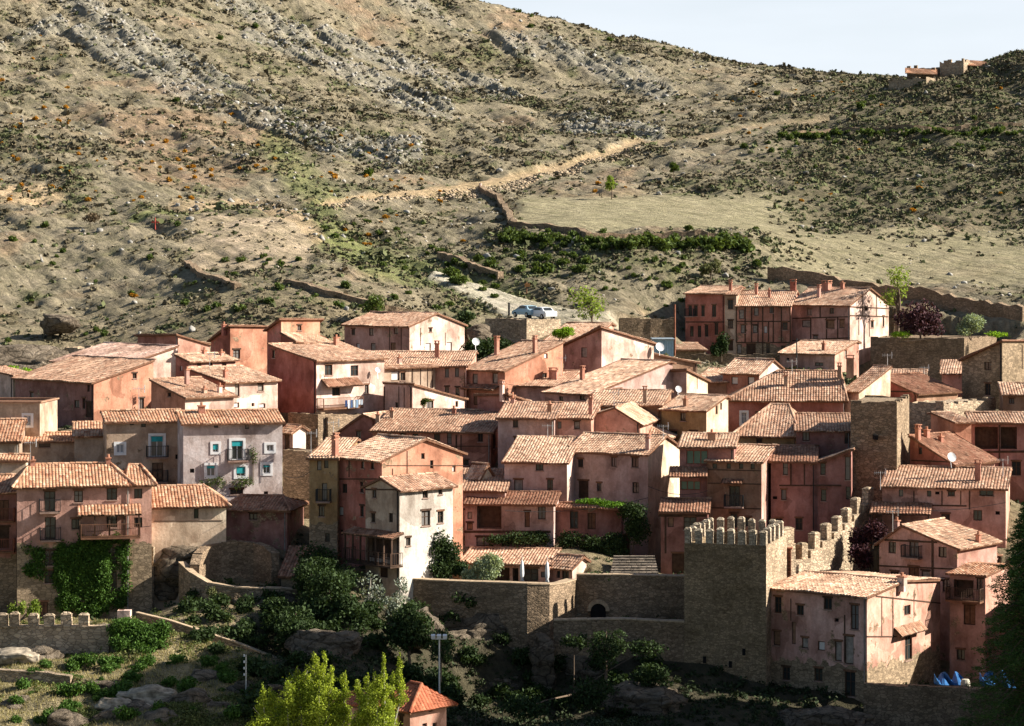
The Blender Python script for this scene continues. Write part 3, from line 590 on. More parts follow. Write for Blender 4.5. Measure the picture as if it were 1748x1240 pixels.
r6 = house('long pink and timber house row under a big roof with orange chimney', 1506, 1717, 1790, 200, 14, 834, 935, ('u', .9, 800), 'pink', 'w F 1538 842 7 12;w F 1586 843 6 10;h F 1600 842 4 5;w F 1624 843 12 8;w F 1684 842 24 10;w F 1614 886 15 17;w F 1669 880 15 18;h F 1703 876 5 6', chim='1669 822 12 30 o', mr='salmon', timber='F 1560 838 1560 860 .1;F 1608 838 1608 862 .1;F 1655 838 1655 870 .12;F 1640 838 1640 862 .08;F 1540 862 1650 864 .12', d=8)
canopy(r6, 'F', 1488, 1592, 858, 873, 2.2, TILED, posts=(908, 3))
# --- front rows
l8a = house('beige half of the long striped roof house with blue framed windows', 182, 313, None, 207, -14, 718, 850, ('u', .9, 700), 'beige', 'w F 245 725 8 9;A F 268 762 22 36;V F 171 766 13 16;V F 205 766 13 15;h F 303 780 7 8;B F 269 806 19 32;w F 225 724 6 4', d=4.5, tilem=TILEO)
l8 = house('lavender grey half of the striped roof house with white framed teal windows', 313, 482, None, 203.5, -14, 720, 860, ('u', .9, 700), 'lav', 'w F 369 726 7 9;s F 422 728 7 9;T F 368 765 10 14;A F 405 769 20 33;W F 461 765 12 11;T F 360 804 15 19;T F 411 805 16 17;T F 455 801 13 15;h F 328 804 5 7;w F 404 840 22 9;w F 454 842 7 6', d=4.5, tilem=TILEO, chim='344 706 14 12 o')
l9 = house('low beige house with two tiled lean-to roofs left of the striped roof house', 28, 190, None, 211, -8, 752, 850, ('u', .9, 738), 'beige', 'w F 76 758 20 12;W F 171 766 14 14;h F 181 742 3 3;n F 185 796 8 10', d=4, tilem=TILEO)
l9b = house('narrow raised beige house part with a short tiled roof at the left', 127, 186, None, 209.5, -10, 742, 770, ('u', .9, 721), 'beige', '', d=3.5, tilem=TILEO)
l10a = house('left edge house with steep striped tile roof partly in shadow', -60, 33, None, 207, -6, 752, 800, ('u', .9, 716), 'beige', '', d=5, tilem=TILEO)
l10b = house('little whitewashed corner house with striped lower roof at the left edge', -60, 44, None, 200, -8, 786, 840, ('u', .9, 776), 'cream', '', d=3, tilem=TILEO)
l10 = house('dark red balcony house cut off by the left edge', -60, 28, None, 191, -4, 840, 1045, ('u', .9, 811), 'dred', 'D F 6 872 18 36;D F 7 918 18 36;n F -20 872 14 20', d=6, zs=950, tilem=TILEO)
for yy in (888, 940): balcony(l10, 'F', -60, 26, yy, .8, WOODR)
l11 = house('pink four storey house with striped orange roof and thick green ivy', 29, 222, None, 190, -12, 826, 1052, ('hip', 791, .12, .16), 'pink', 'B F 85 856 19 34;w F 134 848 15 20;w F 191 844 18 20;w F 130 895 16 18;w F 191 889 18 24;B F 86 902 19 38;w F 85 953 20 26;w F 193 950 14 30;w F 193 995 13 38;D F 75 1040 14 24;s F 22 900 8 10;h F 132 922 4 4;w F 85 985 18 22', d=7.5, zs=927, tilem=TILEO, chim='56 797 10 10 o;185 792 9 9 o')
l11b = house('right end bay of the ivy house with stepped striped roof', 222, 259, None, 190.5, -12, 825, 1052, ('hip', 794, .05, .42), 'salmon', 'w F 236 843 14 17;w F 236 892 14 17;s F 222 950 4 30', d=7, zs=925, tilem=TILEO, name='house_bay')
canopy(l11, 'F', 131, 240, 864, 876, 1.5, TILEO, posts=(913, 5))
balcony(l11, 'F', 137, 238, 915, 1.45, WOODB, 1.0, WOODB)
l12 = house('cream rough stone cottage with a reddish striped roof beside the ivy house', 258, 386, None, 193, -12, 861, 955, ('hip', 829, .02, .26), 'cream', 'w F 335 877 8 17', d=6.5, zs=None, tilem=TILEO, timber='F 262 890 380 889 .06')
l13 = house('low dark red brick ruin with brown hipped roof in the shade', 383, 490, None, 196, 8, 870, 935, ('hip', 847, .12, .2), 'dred', 'w F 432 882 14 11', d=6, patch=.25, tilem=TILED)
c1a = house('ochre end of the tall red house, with an iron balcony', 528, 576, None, 193.5, 8, 782, 965, ('u', .9, 750), 'ochre', 'w F 557 792 6 15;B F 554 840 9 30;D F 527 838 7 36;w F 549 873 10 18;w F 559 918 8 15;s F 545 795 4 16', d=8, zs=890)
c1 = house('tall brick red house with big orange lit gable in the shaded lower centre', 576, 652, 790, 190.5, 46, 785, 972, ('u', .52, 749), 'red', 'w F 619 794 6 12;w F 636 795 6 12;w F 588 834 9 16;x F 582 873 8 16;w F 583 909 5 9;w F 594 910 5 9;w F 618 832 6 18;w F 618 873 6 18;w R 722 779 6 10;w R 737 793 5 14;x R 775 800 4 12', mr='orange', chim='571 775 7 24 o;573 772 7 25 o', timber='F 578 818 652 818 .1;F 596 785 596 815 .1;R 660 795 790 795 .06;R 695 770 695 812 .06;R 670 800 670 812 .06', patch=.1)
c2 = house('beige gable fronted house with bright white side wall and dark timber gallery', 624, 682, 773, 186.5, 46, 835, 985, ('v', .48, 816), 'beige', 'h F 652 821 4 6;w F 639 843 7 14;w F 637 884 7 16;w F 667 884 7 16;P F 642 933 54 40;w R 677 928 4 4;w R 726 843 9 15;w R 752 840 7 9;w R 727 885 15 26;w R 752 883 10 20;D F 655 975 14 22;w R 697 925 8 14', mr='white', timber='F 624 836 682 836 .12')
canopy(c2, 'F', 604, 690, 900, 913, 1.3, TILED, posts=(953, 7)); balcony(c2, 'F', 606, 688, 954, 1.3, WOOD, .95, WOOD, .2)
c3 = house('small mauve house with stepped dark windows beside the white walled house', 772, 862, None, 204, 4, 838, 915, ('u', .9, 802), 'mauve', 'w F 781 848 11 10;w F 840 833 7 11;D F 783 886 17 30;w F 777 862 5 4', d=8.5)
c3b = house('tiny lit dormer with white window between two roofs in lower centre', 800, 822, 840, 208, 44, 810, 830, ('u', .5, 793), 'cream', 'w F 808 804 7 10', extra=2, name='dormer_house')
c3c = house('long porch house with a brown lean-to roof and dark openings', 794, 945, None, 201.5, 6, 861, 935, ('u', .9, 841), 'mauve', 'P F 835 883 42 40;D F 900 887 9 27;s F 802 880 8 12;w F 925 876 13 22;n F 802 899 10 12;w F 826 925 26 16', d=5, timber='F 792 908 940 908 .2', tilem=TILED)
c4a = house('left wing of the big plain pink house, jutting forward under its roof', 861, 968, None, 207, 10, 789, 905, ('u', .9, 747), 'mauve', 'w F 921 797 13 13;s F 885 829 15 20;w F 939 829 10 20', d=8.5, mr='pale')
c4 = house('big plain mauve house with grey right side and lit white gable top', 969, 1106, 1163, 208, 27, 774, 1000, ('u', .5, 744), 'mauve', 'w F 991 791 9 14;w F 1048 789 9 16;w F 1084 790 12 17;D F 996 836 17 30;w F 1023 832 8 14;w F 1085 833 11 19;D F 1067 935 16 42', mr='cream', chim='1106 768 6 20 p', timber='F 970 760 970 850 .12')
c4c = house('small red walled terrace house under the vines of the pink house', 945, 1060, None, 203, 6, 868, 925, ('u', .9, 860), 'dred', 'w F 980 888 14 30;D F 1010 890 14 28', d=3.5, tilem=TILED)
c5 = house('narrow house with green glass window bands and three stepped roofs', 1160, 1253, None, 203, 8, 763, 980, ('u', .9, 741), 'dred', 'G F 1190 781 37 24;G F 1178 829 36 16;w F 1146 898 10 22', d=7, chim='1215 752 17 12 d')
canopy(c5, 'F', 1143, 1209, 797, 812, 1.4, TILED); 
c5b = house('lower red wing with brown tiled roof beside the stone steps', 1128, 1208, None, 199, 6, 874, 985, ('u', .9, 852), 'dred', 'n F 1145 892 10 16;w F 1178 894 22 22;D F 1158 962 22 34;w F 1147 815 5 5', d=4.5, tilem=TILED, timber='F 1136 878 1136 945;F 1124 880 1205 880 .25')
c8 = house('house under the tall hipped roof beside the square stone tower', 1254, 1360, None, 215, 10, 743, 800, ('hip', 691, .5, .2), 'ochre', 'w F 1296 751 10 11', d=13)
c8b = house('red house with shaded roof abutting the square stone tower', 1359, 1452, None, 214, 6, 735, 800, ('u', .9, 707), 'dred', 'w F 1376 745 12 16;w F 1446 748 9 20', d=8)
c6 = house('brown old mansion front with small attic windows and an iron balcony', 1207, 1300, 1313, 202, 14, 788, 912, ('u', .9, 761), 'brown', 'w F 1220 796 8 9;w F 1244 796 7 9;w F 1265 796 7 9;w F 1285 796 7 10;B F 1254 847 18 34;w F 1253 889 12 24;w F 1277 891 10 16', d=9, mr='pink', timber='F 1207 802 1300 804 .08;F 1208 825 1300 827 .08;F 1208 867 1300 869 .1', patch=.12)
canopy(c6, 'F', 1233, 1268, 818, 824, .7, TILED)
c7a = house('red house with timber lines next to the brown mansion', 1316, 1392, None, 205, 8, 788, 935, ('u', .9, 762), 'dred', 'w F 1341 801 9 20;w F 1338 845 9 18;w F 1330 895 12 20;w F 1364 895 12 20;h F 1323 850 4 5', d=9, timber='F 1350 790 1350 828 .12;F 1373 790 1373 828 .1;F 1330 829 1436 829 .12', tilem=TILED)
c7 = house('tall plain dark red house filling the corner by the square stone tower', 1386, 1453, None, 204.6, 10, 768, 935, ('p', 792, 764), 'dred', 'w F 1405 801 9 20;w F 1406 846 9 20;w F 1447 800 9 40;w F 1448 842 8 22', d=7)
shade_house = house('unseen house added beyond the right edge to shade the lower right', 1768, 1840, 1900, 184, 30, 1012, 1170, ('u', .5, 985), 'dred', '')  # unseen house added to cast shade on the lower right fronts
terr = house('low terrace restaurant with long tiled roof above the round stone bastion', 786, 938, None, 193.5, 8, 963, 997, ('u', .95, 938), 'salmon', 'P F 850 982 40 26;w F 906 982 26 22;w F 927 981 6 10;P F 880 982 10 24', d=6.5)
terrb = house('small annex with tiled roof at the right end of the terrace restaurant', 938, 977, 1001, 193, 36, 968, 998, ('u', .7, 950), 'salmon', 'w F 953 981 5 12;w F 965 980 12 20', mr='pale')
r7 = house('timbered pink house with front gable and dark balconies on the lower right', 1501, 1634, 1702, 191, 40, 935, 1130, ('v', .3, 897, 925), 'pink', 'w F 1523 935 13 20;B F 1560 938 16 26;w F 1609 943 14 18;w F 1527 984 14 16;D F 1560 985 18 34;s F 1580 990 14 30;w F 1615 1000 12 22;D F 1570 1050 14 26;w F 1535 1055 12 20', mr='pink', timber='F 1592 918 1592 1010 .2;F 1510 922 1600 926 .15;F 1500 966 1634 972 .12', chim='1531 898 8 8 p;1670 926 7 12 o')
r7b = house('lower balcony wing with striped canopy roof beside the dark conifer', 1621, 1682, 1722, 187, 30, 982, 1160, ('u', .8, 967), 'pink', 'P F 1645 1005 34 30;w F 1672 998 10 20;D F 1655 1050 20 34;w F 1616 1045 8 18;w F 1640 1118 14 18', mr='salmon', tilem=TILEO)
balcony(r7b, 'F', 1621, 1680, 1021, 1.0, WOOD)
r7c = house('pale lit attic roof peeking above the balcony wing at right', 1632, 1668, 1712, 196, 40, 962, 1000, ('u', .7, 946), 'salmon', '', mr='pale')
r8 = house('weathered house with patched dark front and sunlit pink side against the big tower', 1313, 1480, 1605, 178.5, 36, 1018, 1188, ('u', .48, 991), 'pink', 'w F 1328 1033 12 28;w F 1366 1042 12 17;w F 1413 1031 14 20;w F 1459 1054 14 42;h F 1428 1059 4 6;n F 1326 1090 12 24;n F 1355 1081 7 38;s F 1374 1098 11 18;x F 1402 1103 12 16;s F 1449 1110 16 48;s F 1431 1112 12 34;w F 1342 1150 13 22;w F 1397 1152 14 22;w F 1451 1168 18 42;w R 1549 1042 11 17;w R 1551 1106 12 42', mr='salmon', zs=1140, patch=.16, extra=6, chim='1540 994 16 9 w',
   timber='F 1350 1022 1350 1060 .06;F 1442 1050 1442 1130 .1;R 1505 1020 1505 1087 .07;R 1524 1020 1524 1090 .1;R 1480 1087 1530 1087 .09;R 1495 1018 1605 1030 .1;R 1560 1010 1560 1050 .06')
canopy(r8, 'R', 1526, 1569, 1072, 1080, .7)
lst = house('small pink house with new orange hipped roof at the bottom of the valley', 660, 700, 762, 143, 44, 1205, 1262, ('hip', 1169, .25, .3), 'salmon', 'w R 735 1211 4 9;w R 725 1238 8 6;w R 742 1238 7 8;D F 684 1235 9 26', mr='salmon', tilem=TILEN, o=.5)
lst2 = house('low pink house mostly hidden behind the yellow green poplar', 575, 612, 650, 147, 40, 1200, 1262, ('hip', 1185, .3, .3), 'salmon', '', tilem=TILEN)
shed = house('small stone lean-to with steep ribbed tile roof beside the cave', 480, 526, None, 189, 4, 981, 1025, ('p', 981, 936), 'brown', '', d=4.5, zs=960, tilem=TILED, name='stone_shed', cat='shed')
# ------------------------------------------------------------------ stone towers and walls
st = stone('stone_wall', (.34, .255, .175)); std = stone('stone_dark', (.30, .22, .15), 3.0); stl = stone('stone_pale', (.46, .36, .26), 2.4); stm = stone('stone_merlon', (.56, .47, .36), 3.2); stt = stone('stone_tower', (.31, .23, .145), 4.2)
WALLS = []
def rawbox(mb, h, u0, u1, v0, v1, z0, z1, m=0):
    mb.box(h.pt(u0, v0, z0), h.U * (u1 - u0), h.V * (v1 - v0), (0, 0, z1 - z0), m)
def blockframe(xl, xc, xr, D, r, d=None):
    h = House(); rr = R(r); c, s = math.cos(rr), math.sin(rr); Cx = (xc - CX) / F * D; tl = (xl - CX) / F
    W = (Cx - tl * D) / (c + tl * s)
    if d is None: tr = (xr - CX) / F; d = (tr * D - Cx) / (s - tr * c)
    U = Vector((c, -s, 0)); V = Vector((s, c, 0)); FL = Vector((Cx, D, 0)) - U * W
    h.U, h.V, h.FL, h.W, h.d, h.D = U, V, FL, W, d, D
    h.pt = lambda u, v, z: FL + U * u + V * v + Vector((0, 0, z)); h.zpx = lambda py, u, v: (HY - py) / F * h.pt(u, v, 0).y
    return h
def rough(mb, amp=.05):
    for i, (x, y, z) in enumerate(mb.v): mb.v[i] = (x + random.uniform(-amp, amp), y + random.uniform(-amp, amp), z + random.uniform(-amp, amp))
def wallsheet(mb, a, b, z0, z1a, z1b, n=None, m=0, amp=.06, top=.0):
    """upright stone face from a to b, subdivided and slightly uneven"""
    a, b = Vector(a), Vector(b); ln = (b - a).length; nc = max(2, int(ln / .7)); nr = max(2, int((max(z1a, z1b) - z0) / .7)); nn = (b - a).normalized().cross(Vector((0, 0, 1)))
    rows = []
    for k in range(nr + 1):
        row = []
        for i in range(nc + 1):
            t = i / nc; zt = z1a * (1 - t) + z1b * t; z = z0 + (zt - z0) * k / nr
            e = 0 if i in (0, nc) or k == nr else random.uniform(-amp, amp)
            tj = random.uniform(-top, top) if k == nr else 0
            p = a + (b - a) * t; row.append(Vector((p.x, p.y, z + tj)) + nn * e)
        rows.append(row)
    mb.grid(rows, m)
def stonebox(mb, h, u0, u1, v0, v1, z0, z1, m=0, amp=.06, top=.0):
    q = [h.pt(u0, v0, 0), h.pt(u1, v0, 0), h.pt(u1, v1, 0), h.pt(u0, v1, 0)]
    for i in range(4): wallsheet(mb, q[i], q[(i + 1) % 4], z0, z1, z1, m=m, amp=amp)
    mb.face([p + Vector((0, 0, z1)) for p in q], m)
def merlon(h, u, v, wu, wv, z, hh, par, mat):
    wu *= random.uniform(.9, 1.08); hh *= random.uniform(.9, 1.06)
    mb = MB(); rawbox(mb, h, u - wu / 2, u + wu / 2, v - wv / 2, v + wv / 2, z, z + hh)
    k = .12; a = [h.pt(u + x * (wu / 2 + .03), v + y * (wv / 2 + .03), z + hh) for x, y in ((-1, -1), (1, -1), (1, 1), (-1, 1))]
    b = [h.pt(u + x * wu * .3, v + y * wv * .3, z + hh + .14) for x, y in ((-1, -1), (1, -1), (1, 1), (-1, 1))]
    for i in range(4): mb.face([a[i], a[(i + 1) % 4], b[(i + 1) % 4], b[i]])
    mb.face(b); mb.face(a[::-1]); rough(mb, .025); mb.build('merlon', mat, par)
# big battlemented tower
bt = blockframe(1168, 1308, 1343, 181.5, 17); zt = bt.zpx(932, bt.W, 0); zb = bt.zpx(1215, bt.W, 0)
root = empty('castle_tower', (bt.pt(bt.W / 2, bt.d / 2, 0).x, bt.pt(bt.W / 2, bt.d / 2, 0).y, zb), 'big square battlemented stone tower with sunlit merlons on the lower right', 'tower')
mb = MB(); T = .55
q = [bt.pt(0, 0, 0), bt.pt(bt.W, 0, 0), bt.pt(bt.W, bt.d, 0), bt.pt(0, bt.d, 0)]
for i in range(4): wallsheet(mb, q[i], q[(i + 1) % 4], zb - 5, zt, zt, amp=.05, m=1 if i == 1 else 0)  # right side in paler stone: sunlit brightness put into its colour
for u0, u1, v0, v1 in ((0, bt.W, 0, T), (0, bt.W, bt.d - T, bt.d), (0, T, T, bt.d - T), (bt.W - T, bt.W, T, bt.d - T)): mb.face([bt.pt(u0, v0, zt), bt.pt(u1, v0, zt), bt.pt(u1, v1, zt), bt.pt(u0, v1, zt)])
fz = zt - 1.0
for i, (a, b) in enumerate((((T, T), (bt.W - T, T)), ((bt.W - T, T), (bt.W - T, bt.d - T)), ((bt.W - T, bt.d - T), (T, bt.d - T)), ((T, bt.d - T), (T, T)))):
    mb.face([bt.pt(*a, fz), bt.pt(*b, fz), bt.pt(*b, zt), bt.pt(*a, zt)])
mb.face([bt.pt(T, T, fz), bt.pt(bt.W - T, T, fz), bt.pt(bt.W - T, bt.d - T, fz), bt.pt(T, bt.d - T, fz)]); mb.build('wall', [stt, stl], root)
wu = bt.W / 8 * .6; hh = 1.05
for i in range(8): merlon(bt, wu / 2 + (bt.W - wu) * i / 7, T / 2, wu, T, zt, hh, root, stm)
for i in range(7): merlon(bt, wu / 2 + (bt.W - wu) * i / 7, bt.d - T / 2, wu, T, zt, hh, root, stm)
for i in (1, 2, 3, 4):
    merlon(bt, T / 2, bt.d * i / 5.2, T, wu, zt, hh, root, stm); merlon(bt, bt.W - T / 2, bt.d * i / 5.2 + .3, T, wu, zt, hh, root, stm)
for x, y in ((1270, 1119), (1203, 1132), (1247, 1140)):
    t_ = (x - CX) / F; s_ = (bt.FL.x - t_ * bt.FL.y) / (t_ * bt.U.y - bt.U.x); p = bt.pt(s_, 0, 0); z = (HY - y) / F * p.y
    m2 = MB(); m2.box(p - bt.V * .07 + Vector((0, 0, z)) - bt.U * .12, bt.U * .24, bt.V * .05, (0, 0, .5)); m2.build('arrow_slit', plain('hole', (.012, .01, .01)), root)  # black slab on the wall stands for the slit's inner shade
# wooden gallery between tower and stepped wall
gf = blockframe(1318, 1350, None, 190, 10, 2.5); gz = gf.zpx(990, gf.W, 0); g0 = gf.zpx(938, gf.W, 0)
root = empty('wooden_gallery', tuple(gf.pt(gf.W / 2, 1, gz)), 'slatted timber gallery box between the battlemented tower and the stepped wall', 'gallery')
mb = MB(); rawbox(mb, gf, 0, gf.W, 0, 2.5, gz - 2, g0); mb.build('body', WOODB, root)
mb = MB()
for k in range(8): rawbox(mb, gf, 0, gf.W, -.06, -.01, gz + (g0 - gz) * k / 8, gz + (g0 - gz) * k / 8 + .06)
mb.build('slats', WOODR, root); mb = MB(); rawbox(mb, gf, -.1, gf.W + .1, -.15, 2.5, g0, g0 + .1); mb.build('top', WOODR, root)
# stepped wall climbing from the tower to the square tower
steps = [(1336, 1358, 190, 930), (1358, 1384, 191, 958), (1384, 1404, 192.7, 940), (1404, 1424, 194.6, 925), (1424, 1442, 196.5, 910), (1442, 1458, 198.4, 895), (1458, 1474, 200.3, 880), (1474, 1492, 202.2, 862)]
p0 = at(1336, 0, 190); root = empty('stepped_town_wall', (at(1404, 0, 199).x, 199, at(1404, 1000, 199).z), 'stepped battlemented stone wall climbing to the square tower', 'town wall')
mb = MB(); pts = [at(x0, yt, D) for x0, x1, D, yt in steps] + [at(1496, 850, 204)]
for i, (x0, x1, D, yt) in enumerate(steps):
    a, b = pts[i].copy(), pts[i + 1].copy(); t = (b - a); t.z = 0; ln = t.length; t.normalize(); nn = t.cross(Vector((0, 0, 1))); z1 = pts[i].z; z0 = z1 - 9
    f = House(); f.pt = (lambda a, t, nn: lambda u, v, z: Vector((a.x, a.y, 0)) + t * u - nn * v + Vector((0, 0, z)))(a, t, nn)
    stonebox(mb, f, 0, ln, 0, .9, z0, z1, amp=.03); f.U = t; f.V = -nn
    if i: merlon(f, ln * .72, .45, ln * .42, .6, z1, 1.15, root, stl)
    else: merlon(f, ln * .6, .45, ln * .8, .6, z1, 1.15, root, stl)
mb.build('wall', stl, root)
def stone_block(name, label, cat, xl, xc, xr, D, r, yt, yb, mat, d=None, ragged=.25, low=4, reg=True, group=None):
    h = blockframe(xl, xc, xr, D, r, d); z1 = h.zpx(yt, h.W, 0); z0 = h.zpx(yb, h.W, 0); h.zb = z0; c = h.pt(h.W / 2, h.d / 2, 0)
    mb = MB(); q = [h.pt(0, 0, 0), h.pt(h.W, 0, 0), h.pt(h.W, h.d, 0), h.pt(0, h.d, 0)]
    for i in range(4): wallsheet(mb, q[i], q[(i + 1) % 4], z0 - low, z1, z1, amp=.05, top=ragged * .4)
    mb.face([p + Vector((0, 0, z1 - .06)) for p in q])
    n = int(h.W / .8)
    for k in range(n):
        if random.random() < .6: rawbox(mb, h, h.W * k / n, h.W * (k + .95) / n, .02, .5, z1 - .1, z1 + random.uniform(0, ragged))
    n = int(h.d / .8)
    for k in range(n):
        if random.random() < .6: rawbox(mb, h, h.W - .5, h.W - .02, h.d * k / n + .05, h.d * (k + .9) / n, z1 - .1, z1 + random.uniform(0, ragged))
    root = empty(name, (c.x, c.y, z0), label, cat, group); mb.build('wall', mat, root)
    if reg: BASES.append(h)
    h.root = root; h.z1 = z1; return h
sq = stone_block('stone_tower', 'square roofless stone tower with sunlit right edge above the red houses', 'tower', 1452, 1531, 1552, 207.5, 16, 688, 860, st, ragged=.35)
m2 = MB(); p = at(1493, 746, 208); m2.box(p - Vector((.15, 1.0, .2)), (.3, 0, 0), (0, 1.2, 0), (0, 0, .4)); m2.build('putlog_hole', plain('hole', (.012, .01, .01)), sq.root)  # black block stands for the shade inside the opening
stone_block('town_wall', 'stone rampart with one sunlit face beside the square tower', 'town wall', 1552, 1611, 1700, 222, 42, 690, 750, stl, ragged=.3, low=6)
stone_block('retaining_wall', 'high brown retaining wall below the dark purple tree', 'wall', 1486, 1646, 1720, 292, 26, 579, 665, std, ragged=.2, low=6)
stone_block('car_park_wall', 'dry stone block wall holding up the small car park', 'wall', 828, 899, 957, 284, 46, 546, 588, stl, ragged=.12, low=4)
stone_block('garden_wall', 'low stone garden wall left of the dark hedge', 'wall', 1058, 1152, None, 292, -4, 545, 590, std, 1.2, low=4)
stone_block('garden_wall', 'grey stone wall under the timber grid house and dark hedge', 'wall', 1180, 1345, None, 290, 6, 607, 645, std, 1.5, low=4)
stone_block('ruined_wall', 'dark stone wall beside the alley below the tiny lit house', 'wall', 483, 540, None, 208, 4, 772, 885, std, 3.5, ragged=.2)
stone_block('house_footing', 'dark stone footing wall under the big red laundry house', 'wall', 492, 543, None, 231.5, 40, 708, 775, std, 2, ragged=.1)
stone_block('stone_foundation', 'rough sunlit stone foundation wall at foot of the ivy house', 'wall', 215, 262, 285, 191.5, 10, 935, 1052, stl, 4, ragged=.1)
stone_block('rubble_yard_wall', 'long shaded stone wall under the yard with blue tarps', 'wall', 1474, 1760, None, 174.5, 12, 1180, 1262, std, 1.2, ragged=.12, low=8)
stone_block('ruin_wall', 'low dry stone wall of a ruin at the upper left of town', 'wall', 110, 190, 228, 280, 20, 596, 622, stl, ragged=.5)
# hilltop ruin
hr = [stone_block('hilltop_ruin', 'ruined stone enclosure on the ridge with a shaded front wall', 'ruin', 1517, 1581, 1603, 522, 42, 133, 152, stl, ragged=.6, low=8, reg=False, group=None),
      stone_block('hilltop_ruin', 'higher ruined stone gable on the ridge with reddish tiles', 'ruin', 1548, 1596, 1640, 531, 30, 116, 140, st, ragged=.8, low=8, reg=False, group=None),
      stone_block('hilltop_ruin', 'broken ruin wall with red roof at the far right of the ridge', 'ruin', 1604, 1645, 1700, 530, 30, 106, 138, stl, ragged=.9, low=10, reg=False, group=None)]
for (a, b, c_, D) in ((1545, 1600, 117, 527), (1652, 1700, 104, 533)):
    mb = MB(); slope(mb, [at(a, c_ + 8, D - 1), at(b, c_ + 10, D - 1), at(b, c_ + 2, D + 5), at(a, c_ - 1, D + 5)], per=.4); mb.build('roof_remains', TILEO, hr[0 if a < 1600 else 2].root)
# line walls: points (px, D, ytop, ybase)
def wallline(name, label, cat, pts, mat, th=.8, cap=None, low=2.5, ragged=.12):
    P = [(at(x, yt, D), at(x, yb, D)) for x, D, yt, yb in pts]; c = P[len(P) // 2][1]; root = empty(name, tuple(c), label, cat)
    mb = MB(); mc = MB()
    for (a, a0), (b, b0) in zip(P[:-1], P[1:]):
        t = (b - a); t.z = 0; ln = t.length; t.normalize(); nn = Vector((-t.y, t.x, 0))
        if nn.y < 0: nn = -nn
        n = max(1, int(ln / 1.1)); z0 = min(a0.z, b0.z) - low
        wallsheet(mb, (a.x, a.y, 0), (b.x, b.y, 0), z0, a.z, b.z, amp=.05, top=.02, m=0)
        wallsheet(mb, (b.x + nn.x * th, b.y + nn.y * th, 0), (a.x + nn.x * th, a.y + nn.y * th, 0), z0, b.z, a.z, amp=.05, top=.02, m=0)
        for k in range(n):
            f0, f1 = k / n, (k + 1) / n; A = a + (b - a) * f0; B = a + (b - a) * f1; j = random.uniform(.02, ragged)
            mc.box(A + Vector((0, 0, -.05)) - nn * .04, (B - A) * .98, nn * (th + .08), (0, 0, .05 + j))
        for e, z in ((a, a.z), (b, b.z)): mb.face([(e.x, e.y, z0), (e.x + nn.x * th, e.y + nn.y * th, z0), (e.x + nn.x * th, e.y + nn.y * th, z), (e.x, e.y, z)])
    mb.build('wall', mat, root); mc.build('coping', cap or mat, root); WALLS.append(P); return root
cope = plain('coping_stone', (.40, .30, .20))
wallline('bastion_wall', 'tall rounded stone bastion carrying the terrace restaurant', 'wall', [(690, 187.6, 987, 1040), (735, 187.2, 991, 1060), (820, 186.5, 994, 1085), (900, 185.5, 997, 1108), (938, 185.8, 998, 1118), (960, 187.3, 996, 1112), (984, 190.5, 989, 1090)], std, cap=cope, low=4, ragged=.06)
wallline('terrace_wall', 'long stone wall with a dark arched opening left of the tower', 'wall', [(984, 190.5, 981, 1062), (1075, 190, 982, 1062), (1170, 189.5, 984, 1062)], std, cap=cope, low=3, ragged=.05)
wallline('terrace_wall', 'lower terrace wall with planting beneath the arched wall', 'wall', [(945, 184, 1059, 1105), (1060, 183.6, 1057, 1120), (1170, 183.4, 1062, 1130)], std, cap=cope, low=5, ragged=.05)
wallline('cave_parapet', 'curved pale stone parapet round the cave ruin', 'wall', [(305, 189.5, 960, 1010), (325, 187.6, 978, 1018), (355, 186.6, 996, 1022), (400, 186.2, 1003, 1024), (480, 186.4, 1005, 1026), (526, 187, 1008, 1026)], st, th=.5, cap=cope, low=3, ragged=.08)
wallline('stair_parapet', 'thin sloping parapet of the stairway falling to the dark valley', 'wall', [(232, 177, 1046, 1062), (290, 176, 1060, 1080), (400, 174.5, 1096, 1112), (500, 173, 1136, 1152)], st, th=.3, cap=cope, low=2, ragged=.05)
wallline('terrace_edge', 'pale low terrace wall on the grassy slope at bottom left', 'wall', [(-20, 163, 1143, 1162), (60, 162.6, 1148, 1165), (120, 162.2, 1156, 1172)], stl, th=.5, low=2)
wallline('cave_ruin', 'curved dark masonry ruin with hollow interior above the curved parapet', 'ruin', [(340, 188.5, 966, 992), (345, 190, 948, 992), (358, 191.5, 936, 992), (378, 192.8, 929, 992), (405, 193.2, 926, 992), (432, 193, 929, 992), (452, 192, 936, 992), (463, 191, 946, 992)], std, th=.7, low=4, ragged=.2)
# battlement wall at bottom left
root = wallline('battlement_wall', 'crenellated stone wall in front of the ivy house', 'wall', [(-30, 172, 1072, 1130), (30, 171, 1070, 1125), (160, 170, 1070, 1118), (186, 170, 1068, 1110)], stl, th=.6, low=3, ragged=.08)
for x in (3, 24, 56, 83, 112, 142):
    p = at(x, 1071, 171.2 - x * .0075); f = House(); f.pt = (lambda p: lambda u, v, z: Vector((p.x + u, p.y + v, z)))(p); f.U = Vector((1, 0, 0)); f.V = Vector((0, 1, 0)); merlon(f, .0, .3, .7, .5, p.z, .85, root, stl)
stone_block('wall_pier', 'short whitewashed pier at the end of the crenellated wall', 'pier', 200, 222, None, 174, 0, 1043, 1060, plaster(COL['pale']), .8, ragged=0, low=1.2)
